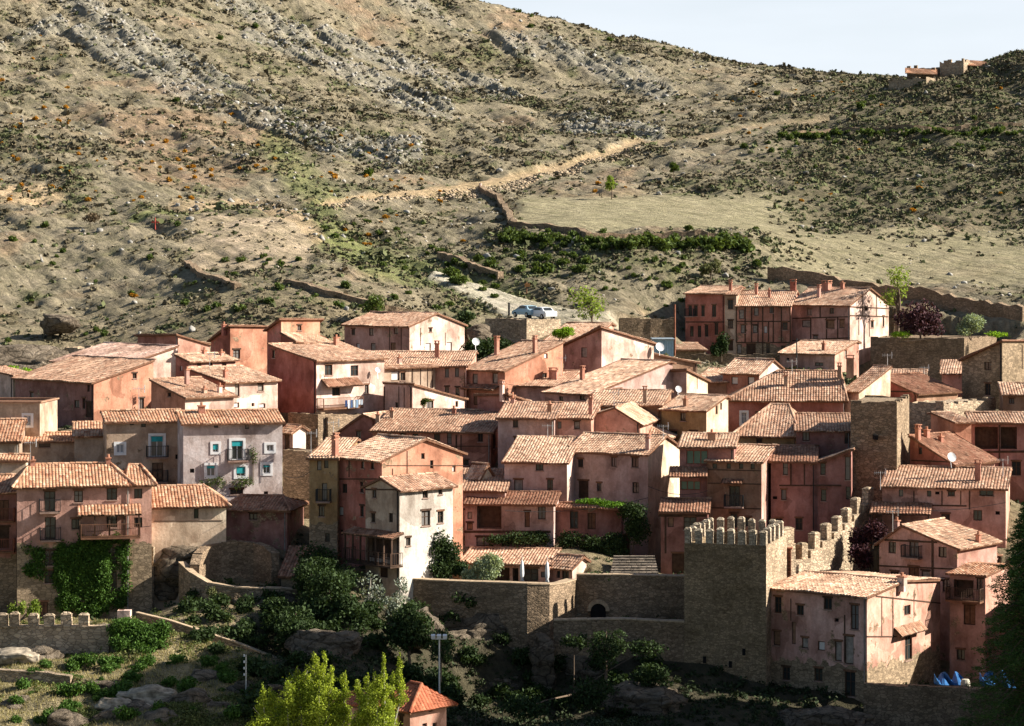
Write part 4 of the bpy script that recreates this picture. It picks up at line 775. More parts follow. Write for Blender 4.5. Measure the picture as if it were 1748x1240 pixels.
# ------------------------------------------------------------------ terrain
CP = []
def cp(*a):
    for x, y, D in a: q = at(x, y, D); CP.append((q.x, q.y, q.z))
cp((-250, -330, 640), (0, -250, 640), (400, -160, 630), (600, -75, 620), (750, -4, 612), (830, 16, 606), (1000, 68, 596), (1130, 98, 590), (1300, 122, 580), (1430, 141, 570), (1520, 149, 560), (1600, 138, 548), (1680, 121, 540), (1748, 102, 530), (1850, 82, 520), (2050, 0, 510),
   (0, 50, 520), (0, 200, 440), (0, 300, 392), (0, 400, 348), (0, 470, 325), (0, 560, 296), (0, 612, 280), (-250, 200, 440), (-250, 500, 320), (-250, 620, 280),
   (250, 50, 530), (250, 200, 448), (250, 320, 385), (300, 380, 352), (250, 470, 322), (250, 560, 290), (450, 0, 580), (450, 200, 465), (450, 340, 380), (450, 372, 350), (540, 375, 352), (540, 410, 335), (450, 470, 312), (450, 540, 283),
   (650, 50, 580), (650, 200, 480), (650, 300, 415), (650, 345, 390), (650, 420, 345), (650, 500, 300), (650, 560, 282), (820, 100, 575), (820, 220, 490), (820, 310, 425), (800, 400, 360), (800, 470, 318), (850, 515, 308), (930, 542, 296), (995, 551, 290), (835, 537, 300), (900, 536, 300), (860, 602, 275), (930, 600, 274), (990, 590, 272),
   (950, 150, 560), (950, 240, 480), (950, 320, 412), (950, 380, 352), (950, 415, 338), (950, 470, 318), (1010, 522, 306), (1130, 180, 540), (1130, 250, 468), (1100, 250, 470), (1130, 330, 410), (1130, 394, 350), (1130, 420, 338), (1130, 480, 318), (1130, 545, 297), (1280, 180, 520), (1280, 240, 470), (1280, 330, 410), (1280, 400, 350), (1280, 425, 338),
   (1400, 180, 510), (1420, 250, 460), (1420, 340, 412), (1420, 400, 372), (1400, 450, 344), (1400, 488, 326), (1580, 170, 510), (1580, 240, 462), (1580, 330, 420), (1580, 400, 385), (1580, 450, 350), (1580, 540, 312), (1748, 170, 500), (1748, 240, 455), (1748, 330, 420), (1748, 400, 390), (1748, 450, 350), (1748, 560, 305),
   (2000, 150, 470), (2000, 350, 400), (2000, 480, 330), (2050, 560, 290), (2100, 640, 250), (2100, 800, 210), (2100, 900, 185),
   (0, 1250, 152), (0, 1180, 160), (0, 1140, 165), (0, 1132, 169), (0, 1055, 182), (-250, 1100, 175), (-250, 1250, 150), (-250, 900, 190), (-250, 700, 230), (150, 1180, 160), (150, 1120, 168), (150, 1055, 183), (250, 1250, 150), (250, 1150, 163), (250, 1068, 180), (330, 1180, 160), (330, 1100, 170), (330, 1030, 185), (420, 1250, 150), (420, 1180, 160), (420, 1110, 169), (430, 1035, 185), (430, 1000, 190), (400, 992, 193), (520, 1200, 158), (520, 1130, 168), (520, 1040, 186), (560, 985, 189), (560, 1300, 146),
   (640, 1270, 155), (640, 1160, 166), (640, 1060, 178), (720, 1280, 155), (710, 1130, 178), (700, 1010, 186), (800, 1250, 160), (830, 1200, 181), (770, 1185, 180), (920, 1205, 182.5), (880, 1260, 164), (860, 998, 189), (760, 993, 191), (950, 1000, 190),  (1000, 1230, 160), (1000, 1190, 181), (1090, 1200, 178), (1000, 1062, 187), (1100, 1240, 160), (1130, 1215, 175), (1100, 1065, 187), (1050, 985, 192), (1000, 962, 195), (1060, 970, 196), (960, 960, 195), (1120, 985, 192), (1130, 985, 196), (1230, 1225, 172), (1230, 1330, 160), (1400, 1290, 168), (1650, 1290, 165), (1500, 1175, 180), (1640, 1175, 183), (1748, 1180, 183), (1250, 985, 196), (1700, 1340, 160), (1900, 1200, 178), (1400, 960, 200))
for x, z, D in ((-.26, 40, 760), (-.1, 34, 760), (0, 18, 760), (.1, 8, 760), (.2, 0, 760), (.3, 6, 700), (-.2, 0, 1000), (0, -10, 1000), (.25, -15, 1000), (.45, 20, 560), (-.45, 90, 640), (-.45, -8, 300), (-.45, -30, 170)): CP.append((x * D, D, z))
for x, z, D in ((-.3, -39, 135), (-.1, -40, 135), (.05, -42, 135), (.2, -42, 135), (.35, -36, 135)): CP.append((x * D, D, z))
for h in BASES:
    for u in (.25, .75): q = h.pt(h.W * u, -.3, h.zb); CP.append((q.x, q.y, q.z))
CP = np.array(CP); A2 = CP[:, :2] * np.array([1.0, 1.0]); n_ = len(A2)
def tpsk(d2): return np.where(d2 > 1e-9, .5 * d2 * np.log(np.maximum(d2, 1e-9)), 0)
K = tpsk(((A2[:, None] - A2[None]) ** 2).sum(-1)) + np.eye(n_) * 14.0
Pm = np.c_[np.ones(n_), A2]; M_ = np.zeros((n_ + 3, n_ + 3)); M_[:n_, :n_] = K; M_[:n_, n_:] = Pm; M_[n_:, :n_] = Pm.T
wt = np.linalg.solve(M_, np.r_[CP[:, 2], 0, 0, 0])
Ys = np.r_[np.arange(125, 300, .5), np.arange(300, 420, .65), np.arange(420, 640, .9), np.arange(640, 1040, 8)]
S = np.linspace(-.36, .42, 820); NX, NY = len(S), len(Ys)
GY, GS = np.meshgrid(Ys, S, indexing='ij'); GX = GS * GY
Z = np.zeros(GX.size); fx, fy = GX.ravel(), GY.ravel()
for i in range(0, len(fx), 40000):
    sx, sy = fx[i:i + 40000], fy[i:i + 40000]
    d2 = (sx[:, None] - A2[None, :, 0]) ** 2 + (sy[:, None] - A2[None, :, 1]) ** 2
    Z[i:i + 40000] = tpsk(d2) @ wt[:n_] + wt[n_] + wt[n_ + 1] * sx + wt[n_ + 2] * sy
Z = Z.reshape(GX.shape); Z0 = Z.copy()
PX = CX + F * GX / GY; PY = HY - F * Z0 / GY
def sm(x, a, b): t = np.clip((x - a) / (b - a), 0, 1); return t * t * (3 - 2 * t)
hill = sm(GY, 270, 320) + 0 * Z
low = 1 - hill
# field and road stay smooth
def poly_dist(pts, sy=1.0):
    D_ = np.full(PX.shape, 1e9)
    for (x0, y0), (x1, y1) in zip(pts[:-1], pts[1:]):
        vx, vy = x1 - x0, (y1 - y0) * sy; L2 = vx * vx + vy * vy; t = np.clip(((PX - x0) * vx + (PY - y0) * sy * vy) / L2, 0, 1)
        D_ = np.minimum(D_, np.hypot(PX - x0 - t * vx, (PY - y0) * sy - t * vy))
    return D_
track = [(560, 352), (640, 340), (720, 328), (820, 315), (900, 300), (980, 282), (1040, 264), (1090, 246)]
track2 = [(1090, 246), (1180, 236), (1260, 222), (1330, 211), (1420, 206)]
road = [(742, 468), (790, 487), (840, 508), (890, 530), (960, 548), (1040, 556)]
m_tr = 1 - sm(poly_dist(track, 1.6) + 9 * fbm(GX / 5, GY / 5, 3, 5), 7, 14); m_tr2 = 1 - sm(poly_dist(track2, 2.0), 4, 8)
wroad = 8 + 18 * sm(PX, 742, 930); m_rd = 1 - sm(poly_dist(road, 1.3) + 5 * fbm(PX / 12, PY / 6, 3, 6), wroad, wroad + 7)
fld = sm(PX + 8 * fbm(GX / 6, GY / 6, 3, 9), 865, 900) * (1 - sm(PX, 1290, 1420)) * sm(PY, 322, 345) * (1 - sm(PY, 392, 400)); fld2 = sm(PX, 1260, 1340) * sm(PY, 385, 400) * (1 - sm(PY, 470, 490))
terr = ((PX > 60) & (PX < 545)) * sm(PX, 300, 360) * (1 - sm(PX, 520, 545)) * sm(PY, 368, 374) * (1 - sm(PY, 455, 470))
smooth = np.clip(m_tr + m_tr2 + m_rd * 1.0 + fld + fld2 * .7 + terr * .5, 0, 1)
# strata: ledges of limestone running down to the right
dx, dy = .53, -.85; al = GX * dx + GY * dy; ac = -GX * dy + GY * dx
st1 = fbm(al / 40, ac / 5.0, 4, 21); st2 = fbm(al / 9, ac / 1.7, 5, 33, .65); st0 = fbm(GX / 60, GY / 60, 3, 44)
bands = [((-250, 170), (100, 40)), ((100, -20), (330, 130), (560, 250), (700, 262)), ((560, 60), (730, 120), (870, 170)), ((330, -40), (520, 60)), ((680, -10), (830, 60), (1000, 100), (1130, 150)), ((980, 215), (1120, 225)), ((430, 60), (620, 130), (760, 190)), ((140, 60), (300, 150), (420, 190))]
rb = np.zeros(PX.shape)
for i, b_ in enumerate(bands): rb = np.maximum(rb, (1 - sm(poly_dist(b_), 8, 42 if i in (1, 4) else 30)))
rockm = np.clip(rb * .98 + st0 * .8 + st1 * 1.3 - .38, 0, 1) * sm(GY, 300, 360)
rockm = sm(rockm, .05, .75) * (1 - smooth)
led = (np.mod(ac / 7.0 + st1 * 3, 1.0)); led = np.where(led < .8, led / .8, (1 - led) / .2)
Z += hill * (1 - smooth) * (fbm(GX / 28, GY / 28, 3, 3) * 3.6 + fbm(GX / 9, GY / 9, 3, 4) * 1.6 + fbm(GX / 3.5, GY / 3.5, 4, 8) * 1.1 + st1 * 2.2 + st2 * 1.0)
Z += rockm * (led * 1.2 + np.abs(st2) * 1.9 + np.abs(fbm(al / 5, ac / .9, 4, 35)) * 1.5 - .55)
Z += low * (fbm(GX / 6, GY / 6, 4, 12) * .8 + fbm(GX / 1.5, GY / 1.5, 3, 14) * .35)
lf = sm(PY, 1040, 1090) * (1 - sm(PX, 520, 620)); Z += lf * low * (fbm(GX / 3, GY / 3, 4, 77) * .9)
# keep the ground below house fronts and wall feet
for h in BASES:
    c = h.pt(h.W / 2, h.d / 2, 0); rad = math.hypot(h.W, h.d) / 2 + 10
    j0, j1 = np.searchsorted(Ys, [c.y - rad, c.y + rad]); i0, i1 = np.searchsorted(S, [(c.x - rad) / c.y - .02, (c.x + rad) / c.y + .02])
    sl_ = (slice(j0, j1), slice(i0, i1)); X_, Y_ = GX[sl_] - h.FL.x, GY[sl_] - h.FL.y
    u = X_ * h.U.x + Y_ * h.U.y; v = X_ * h.V.x + Y_ * h.V.y
    du = np.maximum(np.maximum(-u, u - h.W), 0); dv = np.maximum(np.maximum(-v, v - h.d), 0); dist = np.hypot(du, dv)
    lim = h.zb - .05 + .9 * np.maximum(0, dist - 1.5) + np.maximum(0, v) * .35
    sub = Z[sl_]; Z[sl_] = np.where((v < h.d * .8) & (dist < 9), np.minimum(sub, lim), sub)
for P in WALLS:
    for (a, a0), (b, b0) in zip(P[:-1], P[1:]):
        ax, ay, bx, by = a.x, a.y, b.x, b.y; L2 = (bx - ax) ** 2 + (by - ay) ** 2
        y0, y1 = min(ay, by) - 8, max(ay, by) + 8; j0, j1 = np.searchsorted(Ys, [y0, y1]); sl_ = slice(j0, j1)
        t = ((GX[sl_] - ax) * (bx - ax) + (GY[sl_] - ay) * (by - ay)) / L2; tc_ = np.clip(t, 0, 1)
        qx, qy = ax + tc_ * (bx - ax), ay + tc_ * (by - ay); ds = np.hypot(GX[sl_] - qx, GY[sl_] - qy); front = GY[sl_] < qy + .3
        zf = a0.z + (b0.z - a0.z) * tc_; zt_ = a.z + (b.z - a.z) * tc_; sub = Z[sl_]
        Z[sl_] = np.where(front & (ds < 6), np.minimum(sub, zf - .05 + .8 * np.maximum(0, ds - 2.2)), np.where((~front) & (ds < 5), np.minimum(sub, zt_ - .12 + .8 * np.maximum(0, ds - 2)), sub))
fw_px = None
# smooth ground surface colours, with ravine shade painted into the soil
def lerp(a, b, t): return a * (1 - t[..., None]) + np.array(b) * t[..., None]
col = np.zeros(PX.shape + (3,)) + np.array((.29, .25, .185))
n1 = fbm(GX / 18, GY / 18, 4, 51); n2 = fbm(GX / 3.5, GY / 3.5, 4, 52); n3 = fbm(GX / 1.3, GY / 1.3, 3, 53)
col = lerp(col, (.20, .175, .12), sm(n1 + n2 * .6, -.05, .25)); col = lerp(col, (.33, .24, .17), sm(n1 * -1 + .5 * n2 + .35 * (1 - sm(np.hypot((PX - 360) / 260, (PY - 230) / 110), .4, 1)), .12, .4))
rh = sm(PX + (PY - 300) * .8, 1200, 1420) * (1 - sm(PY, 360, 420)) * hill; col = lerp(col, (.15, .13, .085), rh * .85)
col = lerp(col, (.20, .21, .10), sm(n2 + n1 * .4, .1, .3) * .6)
grn = np.maximum(1 - sm(poly_dist([(230, 372), (420, 352)], 1.5), 6, 14), 1 - sm(poly_dist([(545, 370), (560, 400), (640, 450), (740, 460), (880, 520)], 1), 14, 40)); grn = np.maximum(grn, .8 * (1 - sm(poly_dist([(470, 240), (500, 300), (560, 345)], 1), 10, 40))); col = lerp(col, (.22, .25, .09), grn * .7)
col = lerp(col, (.335, .315, .28), rockm * .7)
col = lerp(col, (.50, .40, .30), terr * .9); col = lerp(col, (.36, .32, .215), fld * .9); col = lerp(col, (.34, .30, .20), fld2 * .8)
cut = 1 - sm(np.hypot((PX - 40) / 80, (PY - 335) / 22), .7, 1); cut2 = 1 - sm(poly_dist([(300, 352), (420, 345), (510, 372), (540, 405)], 1.2), 8, 18); col = lerp(col, (.52, .39, .26), np.maximum(cut, cut2 * .8))
col = lerp(col, (.54, .40, .26), m_tr * .9); col = lerp(col, (.42, .32, .22), m_tr2 * .6); col = lerp(col, (.58, .53, .45), m_rd)
col = lerp(col, (.30, .24, .16), low * .8 * (1 - lf)); col = lerp(col, (.36, .30, .18), lf * .7); ravine_shade = low * sm(PY, 990, 1040) * sm(PX, 380, 480) * (1 - sm(PX, 1500, 1600)); col = lerp(col, (.085, .075, .05), ravine_shade)  # last mask paints the ravine soil darker to stand for shade
col *= (1 + n3 * .5)[..., None]
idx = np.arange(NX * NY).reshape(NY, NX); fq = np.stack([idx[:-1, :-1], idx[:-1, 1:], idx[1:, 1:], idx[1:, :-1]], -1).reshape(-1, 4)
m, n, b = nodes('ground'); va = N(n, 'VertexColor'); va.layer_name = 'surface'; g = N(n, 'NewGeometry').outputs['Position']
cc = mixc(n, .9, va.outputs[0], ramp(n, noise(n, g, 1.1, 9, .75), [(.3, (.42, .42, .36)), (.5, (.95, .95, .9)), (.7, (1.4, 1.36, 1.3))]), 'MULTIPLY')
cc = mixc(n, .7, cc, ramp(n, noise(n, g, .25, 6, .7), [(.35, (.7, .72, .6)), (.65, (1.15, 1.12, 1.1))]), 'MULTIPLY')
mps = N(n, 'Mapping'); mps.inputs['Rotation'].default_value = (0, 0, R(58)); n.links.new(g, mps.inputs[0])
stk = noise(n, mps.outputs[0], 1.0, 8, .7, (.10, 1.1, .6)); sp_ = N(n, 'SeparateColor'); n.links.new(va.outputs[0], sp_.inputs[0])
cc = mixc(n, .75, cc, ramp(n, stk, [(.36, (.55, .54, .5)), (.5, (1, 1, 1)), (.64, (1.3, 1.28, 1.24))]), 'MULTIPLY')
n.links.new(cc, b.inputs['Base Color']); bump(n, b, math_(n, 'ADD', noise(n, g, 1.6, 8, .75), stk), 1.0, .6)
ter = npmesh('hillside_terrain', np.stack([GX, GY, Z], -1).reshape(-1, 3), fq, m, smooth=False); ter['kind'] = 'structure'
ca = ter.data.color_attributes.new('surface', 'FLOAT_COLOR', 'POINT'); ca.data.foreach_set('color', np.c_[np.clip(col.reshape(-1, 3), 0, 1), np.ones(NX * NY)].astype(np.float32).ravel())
far = MB(); k = 9000; far.face([(-k, -500, -70), (k, -500, -70), (k, k, -70), (-k, k, -70)]); o = far.build('ground', plain('far_ground', (.3, .26, .17))); o['kind'] = 'structure'
def zat(x, y):
    j = np.clip(np.searchsorted(Ys, y) - 1, 0, NY - 2); fy_ = np.clip((y - Ys[j]) / (Ys[j + 1] - Ys[j]), 0, 1); s = (x / y - S[0]) / (S[1] - S[0]); i = np.clip(s.astype(int) if hasattr(s, 'astype') else int(s), 0, NX - 2); fx_ = np.clip(s - i, 0, 1)
    return (Z[j, i] * (1 - fx_) + Z[j, i + 1] * fx_) * (1 - fy_) + (Z[j + 1, i] * (1 - fx_) + Z[j + 1, i + 1] * fx_) * fy_
def ground_at(px, py, dmin=140, dmax=640):
    ys = np.arange(dmin, dmax, .5); xs = (px - CX) / F * ys; zz = zat(xs, ys); ray = (HY - py) / F * ys; k = np.argmax(zz >= ray)
    if zz[k] < ray[k]: k = len(ys) - 1
    return Vector((xs[k], ys[k], zz[k]))

def hillwall(name, label, cat, pts, h, mat, th=.9, sink=1.5):
    g_ = [ground_at(*p) for p in pts]; root = empty(name, tuple(g_[len(g_) // 2]), label, cat); mb = MB()
    pl = [];
    for a, b in zip(g_[:-1], g_[1:]):
        n = max(1, int((b - a).to_2d().length / .9)); pl += [a + (b - a) * (k / n) for k in range(n)]
    pl.append(g_[-1]); zz = np.array([float(zat(p.x, p.y)) for p in pl]); zs_ = np.convolve(np.pad(zz, 4, 'edge'), np.ones(9) / 9, 'valid'); fr_, bk_ = [], []
    for i, p in enumerate(pl):
        t = (pl[min(i + 1, len(pl) - 1)] - pl[max(i - 1, 0)]); t.z = 0; t.normalize(); nn = Vector((-t.y, t.x, 0)); nn = nn if nn.y > 0 else -nn; zt_ = max(zs_[i], zz[i]) + h * random.uniform(.82, 1.08); j_ = random.uniform(-.12, .12)
        A = Vector((p.x, p.y, 0)) + nn * j_; fr_.append((A, zz[i] - sink, zt_)); bk_.append((A + nn * th, zz[i] - sink, zt_ + random.uniform(-.1, .1)))
    V_ = lambda q, z: Vector((q.x, q.y, z))
    mb.grid([[V_(q, z0 * (1 - f_) + z1 * f_) for q, z0, z1 in fr_] for f_ in (0, .5, 1)]); mb.grid([[V_(q, z1) for q, z0, z1 in fr_], [V_(q, z1) for q, z0, z1 in bk_]]); mb.grid([[V_(q, z1) for q, z0, z1 in bk_], [V_(q, z0) for q, z0, z1 in bk_]])
    for a, b in ((fr_[0], bk_[0]), (fr_[-1], bk_[-1])): mb.face([V_(a[0], a[1]), V_(b[0], b[1]), V_(b[0], b[2]), V_(a[0], a[2])])
    mb.build('wall', mat, root); return root
hillwall('field_wall', 'old dry stone wall running down the slope to the field corner', 'wall', [(815, 325), (846, 340), (858, 364), (872, 388), (985, 400), (1000, 410), (1130, 410), (1275, 412)], .9, std)
hillwall('hill_terrace_wall', 'thin terrace wall line across the dark right hill', 'wall', [(1335, 236), (1420, 226), (1560, 222), (1745, 218)], .8, std)
hillwall('slope_wall', 'slanting dry stone wall on the scrubby slope above the pale gable house', 'wall', [(486, 486), (560, 508), (650, 530), (740, 548)], .7, std)
hillwall('slope_wall', 'short dark dry stone wall stub on the slope left of the gravel road', 'wall', [(315, 455), (345, 478), (400, 496)], .7, std)
hillwall('bank_wall', 'long dark earth bank wall behind the highest row of houses', 'wall', [(1310, 482), (1400, 492), (1500, 512), (1620, 532), (1745, 552)], 1.9, std)
hillwall('bank_wall', 'scrubby stone bank below the long field wall', 'wall', [(745, 440), (800, 462), (850, 480)], .9, std)
# arched opening under the terrace: flat black sheet stands for its inner shade
p0, p1_ = at(1008, 1056, 190.2), at(1034, 1056, 190.2); mb = MB(); cx_ = (p0.x + p1_.x) / 2; rr0 = (p1_.x - p0.x) / 2; hz = .75
mb.face([(cx_ - rr0, p0.y - .12, p0.z - .6), (cx_ + rr0, p0.y - .12, p0.z - .6)] + [(cx_ + rr0 * math.cos(k * math.pi / 12), p0.y - .12, p0.z + hz * .8 + rr0 * math.sin(k * math.pi / 12)) for k in range(13)])
ro = empty('arched_gate', (cx_, p0.y - .2, p0.z - .6), 'dark arched opening at the foot of the long stone wall', 'arch'); mb.build('opening', plain('hole', (.012, .01, .01)), ro); mb = MB()
for k in range(12):
    a, b_ = math.pi * (k + .04) / 12, math.pi * (k + .96) / 12; q = [(cx_ + (rr0 + e) * math.cos(t), p0.z + hz * .8 + (rr0 + e) * math.sin(t)) for e, t in ((0, a), (.3, a), (.3, b_), (0, b_))]
    mb.face([(x, p0.y - .25, z) for x, z in q]); 
    for i in range(4): (x0, z0), (x1, z1) = q[i], q[(i + 1) % 4]; mb.face([(x0, p0.y - .25, z0), (x1, p0.y - .25, z1), (x1, p0.y + .1, z1), (x0, p0.y + .1, z0)])
mb.build('arch_stones', cope, ro)
# ------------------------------------------------------------------ rocks
def icos(n):
    import bmesh
    bm = bmesh.new(); bmesh.ops.create_icosphere(bm, subdivisions=n, radius=1); bm.verts.ensure_lookup_table()
    v = np.array([tuple(x.co) for x in bm.verts]); f = np.array([[q.index for q in x.verts] for x in bm.faces]); bm.free(); return v, f
I1, I2, I4, I5 = icos(1), icos(2), icos(4), icos(5)
rockmat, n, b = nodes('rock'); g = N(n, 'NewGeometry').outputs['Position']
cc = ramp(n, noise(n, g, .5, 8, .7, (1, 1, 2.2)), [(.3, (.13, .10, .07)), (.5, (.27, .215, .155)), (.7, (.38, .31, .235))])
cc = mixc(n, .9, cc, ramp(n, noise(n, g, 3, 6, .75), [(.3, (.4, .4, .4)), (.6, (1.2, 1.2, 1.2))]), 'MULTIPLY')
vv = N(n, 'TexVoronoi', Scale=.8); vv.feature = 'DISTANCE_TO_EDGE'; mpv = N(n, 'Mapping'); mpv.inputs['Scale'].default_value = (.7, .7, 1.7); wq_ = N(n, 'VectorMath'); wq_.operation = 'ADD'; nq_ = N(n, 'TexNoise', Scale=.8, Detail=6); n.links.new(g, nq_.inputs['Vector']); n.links.new(g, wq_.inputs[0]); n.links.new(nq_.outputs['Color'], wq_.inputs[1]); n.links.new(wq_.outputs[0], mpv.inputs[0]); n.links.new(mpv.outputs[0], vv.inputs['Vector'])
cc = mixc(n, .85, cc, ramp(n, vv.outputs['Distance'], [(0, (.22, .2, .18)), (.06, (1, 1, 1))]), 'MULTIPLY')
n.links.new(cc, b.inputs['Base Color']); bump(n, b, math_(n, 'ADD', noise(n, g, 2.2, 8, .75), math_(n, 'MINIMUM', vv.outputs['Distance'], .15)), 1.0, .8)
greyrock = plain('grey_limestone', (.30, .285, .255), .9, 0, .45, 1.5)
def cliff(name, label, cat, c, rad, seed=0, mat=None, amp=1.0, n=5, kind=None, rz=0, chips=34):
    v, f = {4: I4, 5: I5}[n]; s = seed * 13.7; rad = np.array(rad, float); r_ = np.random.default_rng(seed + 900)
    v = np.sign(v) * np.abs(v) ** .6; v = v / np.abs(v).max()
    for k in range(chips):   # chip flat facets off the block
        d = r_.normal(size=3); d[2] *= .55; d /= np.linalg.norm(d); o = (v @ d).max() * r_.uniform(.62, .93); e = v @ d - o; v = v - np.where(e > 0, e, 0)[:, None] * d * .92
    p = v * rad; q = p + s
    def n3(sc_, sd_): return (fbm(q[:, 0] * sc_, q[:, 1] * sc_ + q[:, 2] * sc_ * 1.6, 4, sd_) + fbm(q[:, 1] * sc_ + 9, q[:, 2] * sc_ * 1.8, 4, sd_ + 1) + fbm(q[:, 2] * sc_ * 1.8 + 5, q[:, 0] * sc_, 4, sd_ + 2)) / 1.6
    lay = np.abs(((q[:, 2] + n3(.4, 31) * 1.5) / .7) % 1 - .5); nrm = v / np.maximum(np.linalg.norm(v, axis=1), .01)[:, None] * np.array([1, 1, .5])
    p = p + nrm * (amp * (n3(.7, 5) * 1.5 + np.abs(n3(1.6, 15)) * 1.1 + (lay - .25) * .5 + n3(4, 25) * .25))[:, None]; a = R(rz); x, y = p[:, 0] * math.cos(a) - p[:, 1] * math.sin(a), p[:, 0] * math.sin(a) + p[:, 1] * math.cos(a)
    p[:, 0], p[:, 1] = x, y; o = npmesh(name, p, f, mat or rockmat); o.location = c; tag(o, label, cat, None, kind); return o
cliff('shade_blocker_spur', None, None, (57.5, 159.6, -30), (16.5, 17.6, 47), 3, kind='structure', amp=1.5, chips=4)  # added rock mass out of view, shaped to shade the ravine
G = ground_at
def pc(px, py, D): return tuple(at(px, py, D))
cliff('rock_cliff', 'dark overhanging rock cliff at the left edge above the town', 'cliff', pc(40, 640, 266), (9, 4, 3.2), 1)
cliff('rock_cliff', 'square jutting rock on the bare slope above the left cliff', 'rock', pc(100, 556, 292), (2.8, 2, 1.3), 2, n=4)
cliff('cave_rock', 'dim rock mound behind the curved masonry ruin', 'rock', pc(405, 958, 199), (4.5, 3, 1.6), 4)
cliff('cave_rock', 'pale sunlit rock ledge below the cream stone cottage', 'rock', pc(285, 975, 192.5), (3, 2, 2.1), 5, n=4)
cliff('rock_cliff', 'tall brownish cliff face under the round stone bastion', 'cliff', pc(838, 1150, 187), (6.2, 3.2, 4.6), 6)
cliff('rock_cliff', 'narrow rock buttress under the tip of the bastion', 'cliff', pc(930, 1160, 184), (1.0, 1.5, 3.2), 7, mat=None, n=4)
cliff('rock_cliff', 'broken dark rock under the base of the battlemented tower', 'cliff', pc(1215, 1232, 181), (6, 3.5, 2.2), 8)
cliff('rock_cliff', 'grey rock shelf below the patched front of the weathered house', 'cliff', pc(1400, 1240, 173.5), (5, 2.4, 1.3), 17)
cliff('rock_cliff', 'dark rocks in the shade left of the battlemented tower', 'cliff', pc(1110, 1215, 176), (4, 3, 2), 9)
cliff('rock_outcrop', 'pale sunlit rock step at the bottom left below the grass', 'rock', pc(225, 1222, 154), (3.3, 2, .9), 10, n=4)
cliff('rock_outcrop', 'long pale rock ledge catching sun at the lower left', 'rock', pc(310, 1205, 156), (2.8, 2, .8), 11, n=4)
cliff('rock_outcrop', 'rock block under the crenellated wall with a dark crevice', 'rock', pc(75, 1125, 168.6), (2.0, 1.2, .7), 12, n=4)
for i_, (x_, y_, D_, rr1, lb) in enumerate([(30, 1205, 158, 1.6, 'low pale rock by the left edge on the sunny slope'), (180, 1180, 160, 1.3, 'small rock among the dry grass below the green hedge'), (270, 1235, 152, 2.2, 'pale rock lip at the bottom edge of the sunny slope'), (345, 1160, 163, 1.5, 'rock on the shadow edge of the sunny slope'), (110, 1230, 153, 1.6, 'stone ledge at the lower left beside the frame edge'), (375, 1215, 155, 1.8, 'steep pale rock near the slim pole')]):
    cliff('rock_outcrop', lb, 'rock', pc(x_, y_, D_), (rr1, 1.2, .55 * rr1 ** .5), 40 + i_, n=4, amp=.6)
for i_, (x_, y_, D_, rx_, rz_, lb) in enumerate([(775, 1085, 188, 3.0, 2.0, 'shaded rock shoulder at the left foot of the bastion'), (700, 1075, 180, 2.6, 1.5, 'dark rock in the ravine left of the lamp mast'), (560, 1110, 172, 3.4, 1.3, 'dim rock shelf beside the falling stairway'), (860, 1185, 184.5, 4.0, 2.2, 'lower face of the brown cliff under the bastion'), (1000, 1150, 184.5, 3.2, 1.8, 'dark rocks under the lower terrace wall'), (1150, 1235, 176, 4.0, 1.5, 'tumbled grey rocks at the foot of the big tower')]):
    cliff('rock_cliff', lb, 'cliff', pc(x_, y_, D_), (rx_, 2.4, rz_), 60 + i_, n=5, amp=.8)
cliff('rock_outcrop', 'dark boulder bank in the shade beside the pole', 'rock', pc(440, 1195, 160), (3, 2, 1.6), 13, n=4)
cliff('rock_outcrop', 'grey rocks below the curved parapet in the shade', 'rock', pc(440, 1050, 186), (4.5, 2, 1.6), 14, n=4)
cliff('rock_cliff', 'shaded rock bank rising behind the block house to the car park', 'cliff', pc(815, 590, 279), (2.2, 2.4, 2.4), 15, n=4)
stone_block('bank_wall', 'crumbling stone terrace under the laundry balcony', 'wall', 538, 560, 650, 232, 44, 712, 745, std, ragged=.6, reg=False)
for i_, (x_, y_, D_, rx_, rz_, lb) in enumerate([(760, 1130, 186, 3.6, 2.6, 'dark brown cliff part left under the bastion wall'), (900, 1120, 187.5, 3.2, 2.6, 'brown cliff part directly under the bastion tip'), (800, 1185, 184, 5, 2.4, 'lowest dark ledge of the cliff above the valley floor'), (960, 1170, 186, 3, 3, 'cliff part between the buttress and the lower terrace wall')]):
    cliff('rock_cliff', lb, 'cliff', pc(x_, y_, D_), (rx_, 2.6, rz_), 80 + i_, n=5, amp=.9)
for i_, (x_, y_, D_, rr1, lb) in enumerate([(260, 1195, 157, 3.2, 'long broken limestone ledge across the sunny slope'), (200, 1210, 155, 2.6, 'second limestone ledge left of the long broken one'), (20, 1128, 168, 2.4, 'rock shelf under the left end of the crenellated wall')]):
    cliff('rock_outcrop', lb, 'rock', pc(x_, y_, D_), (rr1, 1.1, .7), 90 + i_, n=5, amp=.7, mat=plain('pale_ledge', (.30, .25, .185), .9, 0, .6, 2.5))
